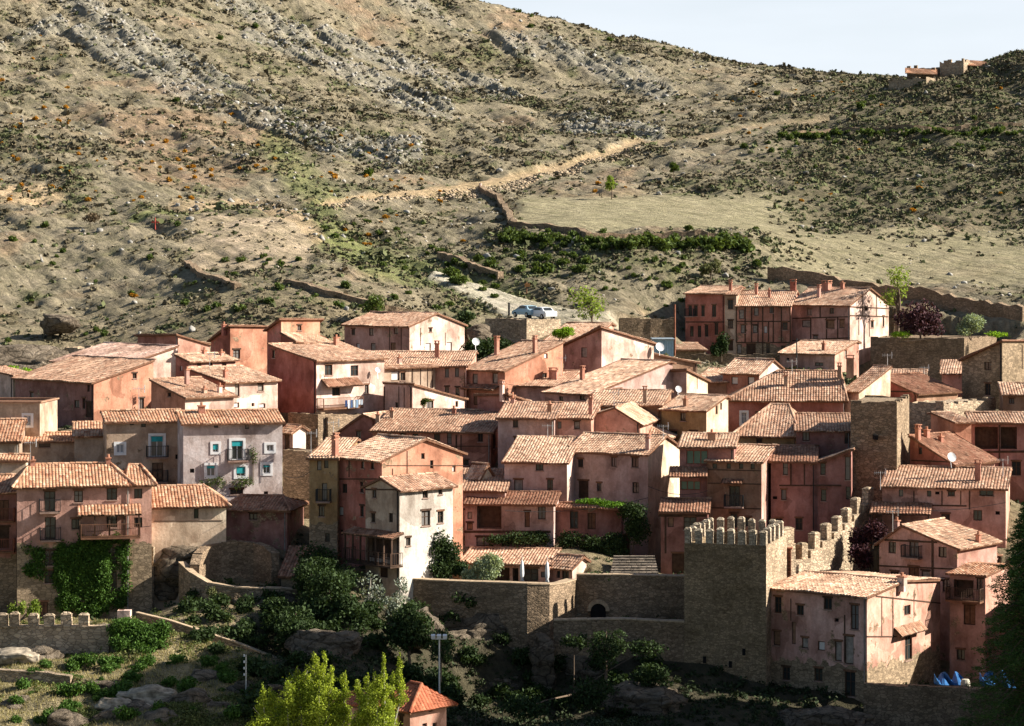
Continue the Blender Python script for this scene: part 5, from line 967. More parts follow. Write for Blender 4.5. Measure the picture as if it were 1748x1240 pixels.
# ------------------------------------------------------------------ scattered ground cover (stuff)
def scatter(n, f, seed=1, dmin=None):
    """random visible ground points; f gives density 0..1 from grid indices"""
    r_ = np.random.default_rng(seed); out = []; W_ = f * (GS > -.245) * (GS < .25); area = np.zeros_like(W_); area[:-1] = np.diff(Ys)[:, None] * GY[:-1] * (S[1] - S[0]); W_ = (W_ * area).ravel(); cs = np.cumsum(W_); k = np.searchsorted(cs, r_.random(n) * cs[-1])
    j, i = np.divmod(np.minimum(k, NX * NY - 1), NX); j = np.minimum(j, NY - 2); i = np.minimum(i, NX - 2); y = Ys[j] + r_.random(n) * (Ys[j + 1] - Ys[j]); x = (S[i] + r_.random(n) * (S[1] - S[0])) * y
    return x, y, zat(x, y)
def domes(name, x, y, z, r, h, mat, seed=2, base=I1, sink=.25, kind='stuff', jit=.35, ang0=None, ell=1.0):
    r_ = np.random.default_rng(seed); bv, bf = base; n = len(x); m = len(bv)
    ang = r_.random(n) * 6.28 if ang0 is None else ang0 + r_.normal(size=n) * .2; J = 1 + jit * (r_.random((n, m)) - .5) * 2; v = bv[None] * J[..., None]
    sx = r[:, None] * ell * (1 + .5 * (r_.random((n, 1)) - .5)); sy = r[:, None] * (1 + .5 * (r_.random((n, 1)) - .5))
    vx, vy = v[..., 0] * sx, v[..., 1] * sy; c, s = np.cos(ang)[:, None], np.sin(ang)[:, None]
    V_ = np.stack([x[:, None] + vx * c - vy * s, y[:, None] + vx * s + vy * c, z[:, None] + (v[..., 2] + .6 - sink) * h[:, None]], -1).reshape(-1, 3)
    f_ = (bf[None] + (np.arange(n) * m)[:, None, None]).reshape(-1, 3); o = npmesh(name, V_, f_, mat); o['kind'] = kind; return o
nosm = 1 - np.clip(smooth + terr * .3, 0, 1)
def tufts(name, x, y, z, r, k, mat, asp=.35, up=.7, kind='stuff'):
    """small plants: k narrow leaf faces each, standing on the ground"""
    n = len(x); d = rng.normal(size=(n, k, 3)); d[..., 2] = np.abs(d[..., 2]) * up; d /= np.linalg.norm(d, axis=2)[..., None]; R_ = r[:, None, None]
    c = np.stack([x, y, z], -1)[:, None] + d * R_ * rng.uniform(.3, 1, (n, k, 1)); a = rng.normal(size=(n, k, 3)); a /= np.linalg.norm(a, axis=2)[..., None]; b_ = np.cross(a, d); b_ /= np.maximum(np.linalg.norm(b_, axis=2)[..., None], 1e-3)
    s_ = R_ * asp * rng.uniform(.6, 1.5, (n, k, 1)); V_ = np.stack([c - a * s_, c + b_ * s_ * .7, c + a * s_, c - b_ * s_ * .7], 2).reshape(-1, 3); o = npmesh(name, V_, np.arange(len(V_)).reshape(-1, 4), mat); o['kind'] = kind; return o
vis = (hill > 0) * 1.0
n4 = fbm(GX / 7, GY / 5, 4, 91); dens = vis * nosm * (.10 + sm(n1 + n2 * .5, -.15, .2)) * (.15 + 1.3 * sm(n4, -.12, .16)) * (1 - .45 * rockm)
scr1 = plain('dry_scrub_leaf', (.125, .105, .065), .9, 0, .5, .4); scr2 = plain('green_scrub_leaf', (.10, .11, .05), .9, 0, .5, .4)
x, y, z = scatter(85000, dens, 5); r_ = rng.uniform(.12, .34, len(x)) * (1 + 1.0 * (rng.random(len(x)) < .06)) * np.clip(y / 330, .8, 1.5); tufts('dry_scrub', x, y, z, r_ * 1.25, 9, scr1, .5)
dg = vis * nosm * np.clip(rh * 1.3 + sm(n2 + n1, .05, .3) * .8 + grn * .5 + .05 + .9 * (sm(PY, 400, 415) * (1 - sm(PY, 470, 500)) * sm(PX, 800, 880) * (1 - sm(PX, 1330, 1420))), 0, 1.6)
x, y, z = scatter(42000, dg, 6); r_ = rng.uniform(.18, .5, len(x)) * (1 + .8 * (rng.random(len(x)) < .06)); tufts('green_scrub', x, y, z, r_ * 1.2, 12, scr2, .45)
x, y, z = scatter(15000, dens, 16); r_ = rng.uniform(.12, .32, len(x)); domes('low_heath', x, y, z, r_, r_ * .7, scr1, 3)
rockang = R(-58)
x, y, z = scatter(5200, vis * np.clip(rockm * 1.6 + .04 * nosm + .5 * cut2, 0, 1), 7); r_ = .12 + .38 * rng.random(len(x)) ** 2; domes('limestone_blocks', x, y, z, r_, r_ * .9, greyrock, 5, jit=.6, ang0=rockang, ell=1.6)
x, y, z = scatter(5000, vis * nosm, 17); r_ = rng.uniform(.1, .3, len(x)); domes('pale_stones', x, y, z, r_, r_ * .6, plain('pale_stone', (.38, .34, .28)), 5, jit=.5)
x, y, z = scatter(3200, vis * (1 - sm(poly_dist([(p[0] + 4, p[1] + 9) for p in track], 1.6), 3, 9)), 8); r_ = rng.uniform(.1, .38, len(x)); domes('track_rubble', x, y, z, r_, r_ * .6, plain('ochre_rubble', (.36, .28, .19)), 6, jit=.5)
x, y, z = scatter(9000, low * lf * (1 - sm(PX, 380, 460)) * sm(n2, -.05, .25), 9); r_ = rng.uniform(.12, .36, len(x)); tufts('slope_scrub', x, y, z, r_, 26, leafmat('slope_green', (.12, .14, .045), .6, .25), .22)
x, y, z = scatter(9000, low * (1 - lf) * .25 + 2 * ravine_shade * low, 10); r_ = rng.uniform(.15, .55, len(x)); tufts('shaded_undergrowth', x, y, z, r_, 30, leafmat('deep_green', (.035, .05, .02), .6, .1), .22)
# grass blades on the sunny slope at bottom left
def blades(name, x, y, z, hgt, wd, mat):
    n = len(x); a = rng.random(n) * 6.28; l = rng.uniform(-.4, .4, (n, 2)) * hgt[:, None]; c, s = np.cos(a) * wd, np.sin(a) * wd
    V_ = np.stack([np.stack([x - c, y - s, z - .03], -1), np.stack([x + c, y + s, z - .03], -1), np.stack([x + l[:, 0], y + l[:, 1], z + hgt], -1)], 1).reshape(-1, 3)
    o = npmesh(name, V_, np.arange(n * 3).reshape(-1, 3), mat); o['kind'] = 'stuff'; return o
x, y, z = scatter(70000, low * lf * (1 - sm(PX, 400, 480)), 11); blades('dry_grass', x, y, z, rng.uniform(.06, .22, len(x)), rng.uniform(.02, .05, len(x)), leafmat('grass_blade', (.34, .29, .15), .5, .3))
# ------------------------------------------------------------------ leaves
def leaves(name, blobs, size, mat, parent=None, seed=0, flat=.0, shell=.55, aspect=.55):
    """blobs: (centre, radii, count); many small leaf faces through the volume"""
    r_ = np.random.default_rng(seed + 100); VV = []
    for c, rad, n in blobs:
        d = r_.normal(size=(n, 3)); d /= np.linalg.norm(d, axis=1)[:, None]; rr = shell + (1 - shell) * r_.random(n) ** .5; rr *= 1 + .18 * r_.normal(size=n)
        p = d * rr[:, None] * np.array(rad) + np.array(c)
        a = r_.normal(size=(n, 3)); a[:, 2] *= (1 - flat); a /= np.linalg.norm(a, axis=1)[:, None]; b_ = np.cross(a, r_.normal(size=(n, 3))); b_ /= np.linalg.norm(b_, axis=1)[:, None]
        s = (size * r_.uniform(.6, 1.4, n))[:, None]; a *= s; b_ *= s * aspect
        VV.append(np.stack([p - a, p + b_, p + a, p - b_], 1).reshape(-1, 3))
    V_ = np.concatenate(VV); off = Vector((0, 0, 0)); q = parent
    while q: off = off + q.location; q = q.parent
    return npmesh(name, V_, np.arange(len(V_)).reshape(-1, 4), mat, parent, off=tuple(off))
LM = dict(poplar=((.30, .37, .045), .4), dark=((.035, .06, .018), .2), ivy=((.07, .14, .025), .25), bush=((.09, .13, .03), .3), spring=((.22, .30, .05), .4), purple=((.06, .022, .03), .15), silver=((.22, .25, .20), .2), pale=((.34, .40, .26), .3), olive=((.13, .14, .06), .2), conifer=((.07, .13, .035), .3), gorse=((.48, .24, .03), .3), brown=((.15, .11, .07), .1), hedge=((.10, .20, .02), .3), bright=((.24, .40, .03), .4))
def lm(k): c, t = LM[k]; return leafmat('leaf_' + k, c, .5, t)
BARK = plain('bark', (.14, .10, .07)); PBARK = plain('pale_bark', (.32, .29, .24))
def clumps(c, rad, n, rs, cnt, seed=0, low=-.6):
    r_ = np.random.default_rng(seed + 7); out = []
    for _ in range(n):
        d = r_.normal(size=3); d /= np.linalg.norm(d); d[2] = max(d[2], low); k = r_.uniform(.35, .92)
        s = rs * r_.uniform(.6, 1.3); out.append((tuple(c[i] + d[i] * rad[i] * k for i in range(3)), (s, s, s * .8), int(cnt * (s / rs) ** 2)))
    return out
def tree(label, px, pyb, D, h, rw, kind, cat='tree', name='tree', n=16, leaf=.12, cnt=160, trunk=.35, bark=None, seed=0, group=None, crown0=.3):
    p = at(px, pyb, D); root = empty(name, tuple(p), label, cat, group); r_ = random.Random(seed)
    c = p + Vector((0, 0, h * (crown0 + 1) / 2)); rz = h * (1 - crown0) / 2; mb = MB(); t = max(.05, h * .03)
    mb.tube([p - Vector((0, 0, .6)), p + Vector((.05 * h * r_.uniform(-1, 1), 0, h * .4)), p + Vector((0, 0, h * .8))], [t, t * .7, t * .2])
    cl = clumps(c, (rw, rw, rz), n, rw * .42, cnt, seed)
    for k in cl[:min(9, n)]:
        q = Vector(k[0]); s0 = p + Vector((0, 0, h * r_.uniform(.2, .5))); mb.tube([s0, (s0 + q) / 2 + Vector((0, 0, .1 * h)), q], [t * .45, t * .25, t * .08], 5)
    mb.build('trunk', bark or BARK, root); leaves('crown', cl, leaf, lm(kind), root, seed); return root
def bushmass(label, pts, kind, cat='shrub', name='shrub', leaf=.11, dens=260, group=None, seed=0, dep=.7):
    """pts: (px, py, D, rx, rz) blobs of one plant"""
    b0 = at(*pts[0][:3]); low_ = min(at(*q[:3]).z - q[4] for q in pts); loc = (b0.x, b0.y, low_); root = empty(name, loc, label, cat, group)
    bl = []; r_ = random.Random(seed); mb = MB()
    for px, py, D, rx, rz in pts:
        c = at(px, py, D); k = 5
        for i in range(k): 
            q = (c.x + r_.uniform(-.5, .5) * rx, c.y + r_.uniform(-.4, .4) * rx * dep, c.z + r_.uniform(-.5, .5) * rz); s = r_.uniform(.45, .7)
            bl.append((q, (rx * s, max(.15, rx * s * dep), rz * s), max(12, int(dens * rx * rz * .7))))
        mb.tube([Vector(loc) - Vector((0, 0, .3)), (Vector(loc) + c) / 2, c], [.07, .05, .02], 5)
    mb.build('stem', BARK, root); leaves('foliage', bl, leaf, lm(kind), root, seed); return root
# individual bushes on the hillside
def shrub_kind(kind, name, label, cat, rad, group, spots, leaf=.16, n=5, cnt=60, squash=.75):
    me = None
    for i, (px, py, s) in enumerate(spots):
        p = G(px, py); p.z -= .1
        if me is None or i % 12 == 0:
            bl = clumps((0, 0, rad * .5), (rad * .8, rad * .8, rad * squash * .7), n, rad * .5, cnt, seed=i + 3, low=-.3); V0 = leaves(name, bl, leaf, lm(kind), None, i); me = V0.data; o = V0
        else: o = bpy.data.objects.new(name, me); link(o)
        o.location = p; o.scale = (s, s, s); o.rotation_euler = (0, 0, random.random() * 6); tag(o, label, cat, group)
rr_ = random.Random(5); gp = []
gz_ = [((0, 60), (120, 230), 14), ((0, 240), (330, 345), 34), ((250, 210), (480, 330), 14), ((540, 230), (760, 350), 22), ((560, 350), (800, 420), 8), ((1220, 140), (1480, 185), 16), ((1230, 190), (1330, 260), 4), ((1500, 140), (1748, 200), 7), ((1300, 250), (1748, 400), 10), ((1000, 300), (1090, 340), 3)]
for (x0, y0), (x1, y1), k in gz_: gp += [(rr_.uniform(x0, x1), rr_.uniform(y0, y1), rr_.uniform(.5, 1.25)) for _ in range(k)]
gp += [(60, 205, 1.2), (100, 208, 1), (228, 508, 1), (395, 197, 1)]
shrub_kind('gorse', 'gorse_bush', 'low bush in orange yellow flower on the dry hillside', 'bush', .48, 'orange flowering bushes on the hillside', gp)
gp = [(437, 48, 1.6), (375, 68, 1.5), (436, 22, 1), (886, 22, 1.3), (908, 30, 1.1), (1040, 70, 1.4), (1132, 86, 1), (905, 48, 1.5), (1470, 185, 1.8), (1663, 205, 1.2), (300, 174, 1.3), (500, 215, .9), (630, 300, 1.9), (490, 215, 1), (1130, 195, 1)]
for (x0, y0), (x1, y1), k in [((0, 380), (380, 600), 26), ((380, 440), (700, 560), 26), ((540, 380), (800, 460), 22), ((860, 390), (1300, 470), 40), ((1330, 215), (1748, 260), 26), ((1260, 240), (1450, 300), 12), ((700, 470), (860, 530), 8), ((1000, 470), (1180, 530), 12), ((1250, 100), (1748, 220), 12)]: gp += [(rr_.uniform(x0, x1), rr_.uniform(y0, y1), rr_.uniform(.5, 1.3)) for _ in range(k)]
shrub_kind('bush', 'green_bush', 'rounded green bush on the dry hillside above the town', 'bush', .62, 'green bushes on the hillside', gp, leaf=.14)
gp = [(rr_.uniform(5, 420), rr_.uniform(1125, 1238), rr_.uniform(.4, 1.7)) for _ in range(60)]
shrub_kind('ivy', 'slope_bush', 'fresh green bush on the sunny slope at the bottom left', 'bush', .5, 'bushes on the sunny lower slope', gp, leaf=.07, n=7, cnt=110)
gp = [(rr_.uniform(430, 1160), rr_.uniform(1060, 1238), rr_.uniform(.8, 1.8)) for _ in range(90)] + [(rr_.uniform(320, 560), rr_.uniform(1015, 1120), rr_.uniform(.7, 1.5)) for _ in range(50)]  # second set added to darken the slope where shade is wanted
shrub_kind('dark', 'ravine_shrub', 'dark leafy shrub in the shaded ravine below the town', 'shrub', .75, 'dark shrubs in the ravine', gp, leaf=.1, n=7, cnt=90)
gp = [(x_, 402 + (8 if x_ > 985 else 0) + rr_.uniform(4, 22), rr_.uniform(1.2, 2.4)) for x_ in range(862, 1290, 9)] + [(x_, 232 - (x_ - 1335) * .02 + rr_.uniform(0, 8), rr_.uniform(1.0, 2.0)) for x_ in range(1335, 1748, 11)] + [(rr_.uniform(880, 1000), rr_.uniform(420, 470), rr_.uniform(1, 2.2)) for _ in range(20)] + [(rr_.uniform(740, 850), rr_.uniform(445, 490), rr_.uniform(1, 2)) for _ in range(10)]
shrub_kind('bush', 'field_bush', 'dark green bush in a row under an old hillside wall', 'bush', .62, 'bushes along the hillside walls', gp, leaf=.14)
# named hillside trees
for a in [('small bright green tree on the edge of the pale field', 1044, 335, 398, 3.4, 1.1, 'spring'), ('pale olive tree below the long field wall', 1213, 478, 322, 2.7, 1.3, 'olive'), ('slender yellow green tree behind the white timbered gable', 1532, 562, 303, 8.0, 1.9, 'spring'), ('small brown bare bush beside the hillside path', 585, 478, 312, 1.6, 1.0, 'brown'),
          ('bushy fresh green tree growing by the end of the car park', 1010, 560, 279, 4.3, 2.5, 'spring'), ('dark round tree on the slope just behind the block house', 640, 540, 283, 2.2, 1.6, 'bush'), ('brownish round shrub near the pale clearing at left', 155, 383, 352, 1.5, 1.2, 'brown'), ('sparse green sapling on the lower right field', 1150, 300, 425, 2.2, .9, 'bush')]:
    tree(a[0], a[1], a[2], a[3], a[4], a[5], a[6], n=14, leaf=.16, cnt=70, seed=int(a[1]), crown0=.2)
tree('dense dark purple leaved tree above the high retaining wall', 1572, 582, 296, 4.6, 2.9, 'purple', name='purple_tree', n=26, leaf=.2, cnt=150, seed=4, crown0=.08)
bushmass('rounded shrub covered in white blossom near the right end of the wall', [(1658, 555, 294, 1.7, 1.3), (1645, 565, 294, 1.2, .9)], 'pale', name='blossom_shrub', leaf=.13)
bushmass('dark hedge climbing the red house at end of the highest row', [(1232, 590, 290, .9, 1.5), (1222, 600, 290, .9, 1.0)], 'dark', name='hedge', leaf=.14, cat='hedge')
bushmass('yellow flowering shrub beside the roof under the car park', [(955, 572, 259.5, 1.1, .7), (968, 567, 259.5, .8, .6)], 'bright', leaf=.1, dens=500)
bushmass('bright green bushes below the dark cliff at left edge', [(18, 632, 258, .9, .5), (44, 636, 258, .8, .5)], 'bright')
bushmass('grass green hedge beside the purple leaved tree', [(1535, 573, 294, 1.6, .5), (1700, 572, 293, 1.5, .4)], 'bright', cat='hedge')
bushmass('dark undergrowth in the hollow right of the block house', [(815, 600, 270, 2.2, 1.4), (850, 592, 274, 1.6, 1.0), (795, 565, 278, 1.6, 1.0), (700 + 90, 545, 281, 1.5, .8)], 'dark', leaf=.16)
# planting among and below the houses
bushmass('large round laurel with pale leaves on the restaurant terrace', [(824, 974, 189, 1.3, 1.0), (838, 962, 189, .9, .8), (808, 984, 189, .9, .6), (828, 985, 188.8, 1.2, .6)], 'pale', name='laurel_bush', leaf=.1, dens=620)
bushmass('tall dark green climbers against the white walled house', [(720, 915, 189.5, 1.0, 1.3), (738, 935, 189.5, 1.4, 1.6), (708, 945, 189.2, 1.0, 1.5), (758, 955, 189.6, 1.4, 1.3), (775, 975, 190, 1.2, .8), (740, 970, 189.4, 1.6, .9)], 'dark', name='climber', leaf=.11, dens=520)
bushmass('dark hedge running below the porch house', [(850, 925, 200.3, 1.6, .6), (890, 922, 200.3, 1.6, .7), (930, 920, 200.5, 1.6, .7), (965, 925, 200.8, 1.6, .8), (1000, 935, 200.5, 1.5, 1.0), (1035, 945, 200, 1.5, 1.2)], 'dark', name='hedge', cat='hedge', leaf=.1, dens=300)
bushmass('bright green vine spread over the pergola', [(1005, 858, 200.6, 1.5, .3), (1040, 862, 200.6, 1.3, .3)], 'hedge', name='vine', cat='vine', leaf=.09, dens=900)
bushmass('thick dark vine hanging down beside the pergola', [(1075, 878, 201, 1.4, 1.0), (1085, 905, 200.8, 1.2, 1.6), (1060, 935, 200.4, 1.5, 1.4), (1030, 965, 199.5, 1.5, 1.1)], 'dark', name='vine', cat='vine', leaf=.1, dens=380)
bushmass('small climbing plant framing the window of the mauve shed roofed house', [(722, 690, 233, .35, .55), (728, 684, 233, .5, .25)], 'bush', name='climber', cat='climbing plant', leaf=.08, dens=500)
bushmass('dark purple shrub against the stepped wall', [(1490, 912, 197, 1.1, 1.1), (1465, 925, 197.5, 1.0, 1.1), (1480, 950, 196.5, 1.4, 1.2)], 'purple', leaf=.13, dens=260)
bushmass('vivid green ivy hedge hanging over the slope below the crenellated wall', [(205, 1080, 169.5, 1.3, .9), (240, 1086, 169.5, 1.5, 1.0), (225, 1068, 170.2, 1.3, .6), (265, 1085, 169.8, 1.2, .9), (200, 1105, 168.5, .9, .7), (245, 1112, 168.5, 1.2, .7), (275, 1105, 169, .8, .6)], 'ivy', name='hedge', cat='hedge', leaf=.09, dens=600)
bushmass('round deep green bush at the foot of the crenellated wall', [(145, 1130, 165.5, .85, .6), (178, 1132, 165.3, .6, .45)], 'ivy', leaf=.08, dens=600)
bushmass('low spreading green bush on the sunny bottom left slope', [(100, 1158, 163, .9, .35), (130, 1160, 163, .7, .3)], 'ivy', leaf=.08, dens=600)
bushmass('yellow green sprays of a tree behind the crenellated wall', [(20, 1045, 179, .5, .7), (55, 1048, 178.6, .6, .9), (65, 1035, 178.6, .5, .6), (35, 1040, 179, .5, .6)], 'spring', leaf=.09, dens=200)
bushmass('feathery spiky silver plant hanging over the bastion wall', [(712, 968, 189.2, .8, .5), (700, 980, 189, .6, .45)], 'silver', leaf=.14, dens=240)
tree('silvery bare branched conifer growing in the dark ravine', 633, 1078, 181, 5.0, 1.4, 'silver', n=16, leaf=.12, cnt=28, bark=PBARK, seed=31, crown0=.12)
tree('grey green leafy tree beside the silvery bare one', 680, 1072, 180.6, 3.6, 1.2, 'silver', n=14, leaf=.10, cnt=80, bark=PBARK, seed=32, crown0=.05)
bushmass('mixed dark shrubs filling the ravine below the red house', [(560, 1000, 186, 2.2, 1.8), (540, 960, 189, 1.8, 1.4), (600, 1050, 182, 1.8, 1.3), (560, 1060, 182, 2.0, 1.2), (700, 1060, 182, 1.6, 1.4), (640, 1110, 177, 2.2, 1.2)], 'dark', leaf=.12, dens=200)
bushmass('brownish olive shrub clinging to rocks below the cave parapet', [(372, 1030, 185.4, .8, .7), (360, 1012, 185.6, .5, .5)], 'olive', leaf=.09, dens=260)
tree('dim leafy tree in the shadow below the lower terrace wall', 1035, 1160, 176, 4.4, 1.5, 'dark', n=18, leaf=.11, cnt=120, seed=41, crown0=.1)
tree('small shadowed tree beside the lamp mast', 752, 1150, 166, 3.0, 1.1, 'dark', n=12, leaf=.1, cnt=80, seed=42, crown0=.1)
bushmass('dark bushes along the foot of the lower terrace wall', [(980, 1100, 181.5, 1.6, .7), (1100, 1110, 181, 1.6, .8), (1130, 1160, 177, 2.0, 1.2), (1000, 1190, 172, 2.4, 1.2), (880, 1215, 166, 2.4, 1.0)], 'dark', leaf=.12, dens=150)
# ivy on the pink house: leaves laid over its wall
def ivy(h, fc, label, regions, kind='ivy', leaf=.10, name='ivy'):
    o_, hx, nin, ln, _ = h.faces[fc]; root = None; bl = []; mb = MB()
    for x0, y0, x1, y1, thick in regions:
        k = max(1, int(abs(x1 - x0) * abs(y1 - y0) / 90))
        for _ in range(k):
            x, y = random.uniform(x0, x1), random.uniform(y0, y1); s, z = h.hit(fc, x, y); q = o_ + hx * s + Vector((0, 0, z - o_.z)) - nin * random.uniform(.02, thick)
            bl.append((tuple(q), (.5, .2, .5), 130))
            if root is None: root = empty(name, (q.x, q.y, h.zb), label, 'ivy')
        a = h.hit(fc, (x0 + x1) / 2, y1); b = h.hit(fc, (x0 + x1) / 2, y0); mb.tube([o_ + hx * a[0] + Vector((0, 0, a[1] - o_.z)) - nin * .05, o_ + hx * b[0] + Vector((0, 0, b[1] - o_.z)) - nin * .05], .04, 5)
    mb.build('stem', BARK, root); leaves('foliage', bl, leaf, lm(kind), root, 3, shell=.2); return root
ivy(l11, 'F', 'thick ivy covering the stone lower floors of the pink house', [(137, 918, 218, 932, .35), (98, 932, 180, 1045, .3), (100, 935, 182, 1045, .3), (150, 935, 182, 1048, .4), (45, 935, 74, 985, .15), (98, 930, 120, 1000, .2), (204, 930, 219, 970, .3), (180, 966, 205, 975, .25), (208, 970, 219, 1010, .2), (180, 1015, 212, 1040, .25), (162, 932, 176, 1050, .6)])
ivy(l8, 'F', 'thin vine trained along the foot of the lavender grey wall', [(340, 820, 432, 827, .2), (430, 770, 434, 825, .1)], 'bush', .07, 'vine')
# poplars at the bottom
def poplar(label, spec, base, seed):
    root = empty('poplar_tree', pc(*base), label, 'tree', None); mb = MB(); bl = []; r_ = random.Random(seed); b0 = at(*base)
    for px, top, bot, wd in spec:
        D = base[2] + r_.uniform(-.9, .9); t = at(px, top, D); b = at(px + r_.uniform(-8, 8), bot + 30, D); st_ = b0 + (b - b0) * .5
        mb.tube([b0 - Vector((0, 0, .5)), (b0 + b) / 2 + Vector((0, 0, -.3)), b, (b + t) / 2, t], [.13, .09, .06, .035, .008], 5)
        H_ = t.z - b.z; k = max(4, int(H_ / .22))
        for i in range(k):
            f = (i + .5) / k; w_ = 1.25 * wd * (1 - f) ** .45 * (.45 + .9 * r_.random()); q = b + (t - b) * f; bl.append(((q.x + r_.uniform(-.7, .7) * w_, q.y + r_.uniform(-.4, .4) * w_, q.z), (w_, w_, .3), int(170 * w_ / .4) + 20))
            if r_.random() < .5: mb.tube([q, q + Vector((r_.uniform(-1, 1) * w_, r_.uniform(-1, 1) * w_, w_ * 1.2))], [.02, .005], 4)
    mb.build('trunk', PBARK, root); leaves('crown', bl, .055, lm('poplar'), root, seed, shell=.1, aspect=.7); return root
poplar('large yellow green spring poplar with many upright shoots', [(448, 1172, 1230, .5), (463, 1178, 1235, .5), (490, 1165, 1225, .6), (505, 1145, 1215, .55), (535, 1118, 1205, .55), (552, 1115, 1200, .5), (522, 1150, 1220, .7), (565, 1140, 1210, .5), (590, 1150, 1205, .4), (508, 1140, 1190, .35), (545, 1165, 1235, .8), (480, 1195, 1240, .7), (575, 1180, 1235, .6)], (525, 1330, 141), 1)
poplar('smaller yellow green poplar in front of the orange roofed house', [(611, 1165, 1225, .45), (628, 1152, 1220, .5), (655, 1118, 1190, .38), (640, 1150, 1215, .5), (682, 1118, 1172, .3), (670, 1150, 1210, .4), (625, 1190, 1240, .6), (655, 1195, 1240, .6)], (645, 1330, 140), 2)
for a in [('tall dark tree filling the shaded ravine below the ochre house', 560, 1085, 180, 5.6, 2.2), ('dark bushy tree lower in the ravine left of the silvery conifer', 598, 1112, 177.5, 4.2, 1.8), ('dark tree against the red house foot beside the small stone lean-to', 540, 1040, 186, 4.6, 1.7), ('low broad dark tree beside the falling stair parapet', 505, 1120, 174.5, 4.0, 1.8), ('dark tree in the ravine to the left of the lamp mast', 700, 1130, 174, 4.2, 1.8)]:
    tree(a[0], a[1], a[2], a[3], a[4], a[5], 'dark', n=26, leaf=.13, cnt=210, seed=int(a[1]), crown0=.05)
# conifer on the right edge
def conifer(label, px, pyb, D, h, rmax, seed):
    b0 = at(px, pyb, D); root = empty('conifer_tree', tuple(b0), label, 'tree', None); mb = MB(); bl = []; r_ = random.Random(seed)
    mb.tube([b0 - Vector((0, 0, 1)), b0 + Vector((0, 0, h))], [.45, .04], 8)
    for i in range(46):
        f = i / 46; z = h * (.08 + .9 * f); L_ = rmax * (1 - f) ** .75 * r_.uniform(.75, 1.1) + .3
        for k in range(5):
            a = i * 2.4 + k * 1.257 + r_.uniform(-.2, .2); tip = b0 + Vector((math.cos(a) * L_, math.sin(a) * L_, z - L_ * .12)); s0 = b0 + Vector((0, 0, z)); mid = (s0 + tip) / 2 + Vector((0, 0, .18 * L_)); mb.tube([s0, mid, tip], [.06, .04, .01], 4)
            for j in range(5):
                t = .25 + .75 * j / 4; q = s0 * (1 - t) ** 2 + mid * 2 * t * (1 - t) + tip * t * t; w_ = .28 + .16 * L_ * (1 - t * .6); bl.append((tuple(q - Vector((0, 0, .1))), (w_ * 1.15, w_ * 1.15, .2), 95))
    mb.build('trunk', BARK, root); leaves('crown', bl, .11, lm('conifer'), root, seed, shell=.1, aspect=.25, flat=.6); return root
conifer('large dark conifer with drooping boughs at the right edge', 1765, 1330, 163, 19.5, 5.2, 3)
# ------------------------------------------------------------------ small things
def antenna(label, px, pyb, D, h=1.6, dish=False):
    p = at(px, pyb, D); root = empty('tv_antenna', tuple(p), label, 'antenna', 'roof antennas'); mb = MB(); mb.tube([p - Vector((0, 0, .5)), p + Vector((0, 0, h))], .025, 5); mb.build('mast', METAL, root)
    mb = MB(); z = p.z + h * .88
    mb.box((p.x - .5, p.y - .02, z), (1.0, 0, 0), (0, .03, 0), (0, 0, .03))
    for k in range(7): x = p.x - .48 + k * .16; mb.box((x, p.y - .28 + .02 * k, z + .015), (.02, 0, 0), (0, .56 - .04 * k, 0), (0, 0, .02)); mb.box((x, p.y, z - .15 + .01 * k), (.02, 0, 0), (0, .02, 0), (0, 0, .34 - .02 * k))
    for s in (-1, 1): mb.box((p.x + .42, p.y, z + s * .03), (.05, 0, 0), (0, .3, 0), (0, 0, s * .3))
    mb.build('aerial', METAL, root)
for a in [('tall aerial above the striped roof of the long grey house', 237, 700, 203, 2.0), ('aerial on the mottled roof at the upper left', 358, 622, 229, 1.0), ('aerial over the low beige lean-to at the left', 52, 778, 203, 1.2), ('aerial by the dark stone wall left of the ochre house', 531, 765, 203, 1.4), ('aerial above the creamy roof of the gabled brick house', 569, 745, 205, 1.3),
          ('aerial on the low house beside the tall orange wall', 958, 634, 243, 1.5), ('white aerial on the ridge of the big plain house', 935, 745, 206, 1.0), ('aerial on the ridge by the lit gable of the big plain house', 1132, 742, 208, .8), ('aerial on the brown roofs in the town centre', 1048, 690, 226, 1.2), ('aerial above the tiled roofs right of the small red house', 1352, 642, 236, 1.6),
          ('aerial on the roof beside the pink gable with timber band', 1515, 625, 240, 1.2), ('aerial at the left end of the long roof with orange chimney', 1503, 826, 199, 1.0), ('aerial near the right end of the long roof', 1712, 804, 202, 1.0), ('aerial above the chimney of the timbered gable house', 1524, 897, 191, 1.2), ('aerial at the back of the house with the lit terrace', 1578, 640, 246, .8)]: antenna(*a)
def dish(label, px, py, D, r=.4):
    p = at(px, py, D); root = empty('satellite_dish', tuple(p), label, 'satellite dish'); ax = Vector((.35, -.85, .4)).normalized(); u = ax.orthogonal().normalized(); v = ax.cross(u); mb = MB(); rows = []
    for k in range(5): rr = r * k / 4; rows.append([p + ax * (.25 * (rr / r) ** 2 * r) + (u * math.cos(a * .524) + v * math.sin(a * .524)) * rr for a in range(12)])
    mb.grid(rows, closed=True); mb.grid([[q - ax * .02 for q in r_] for r_ in rows][::-1], closed=True); mb.build('reflector', WHITEP, root)
    mb = MB(); mb.tube([p - ax * .02, p - ax * .2, p - Vector((0, 0, .9))], .03, 6); mb.tube([p - v * r * .9, p + ax * r * .9], .012, 5); mb.build('arm', METAL, root)
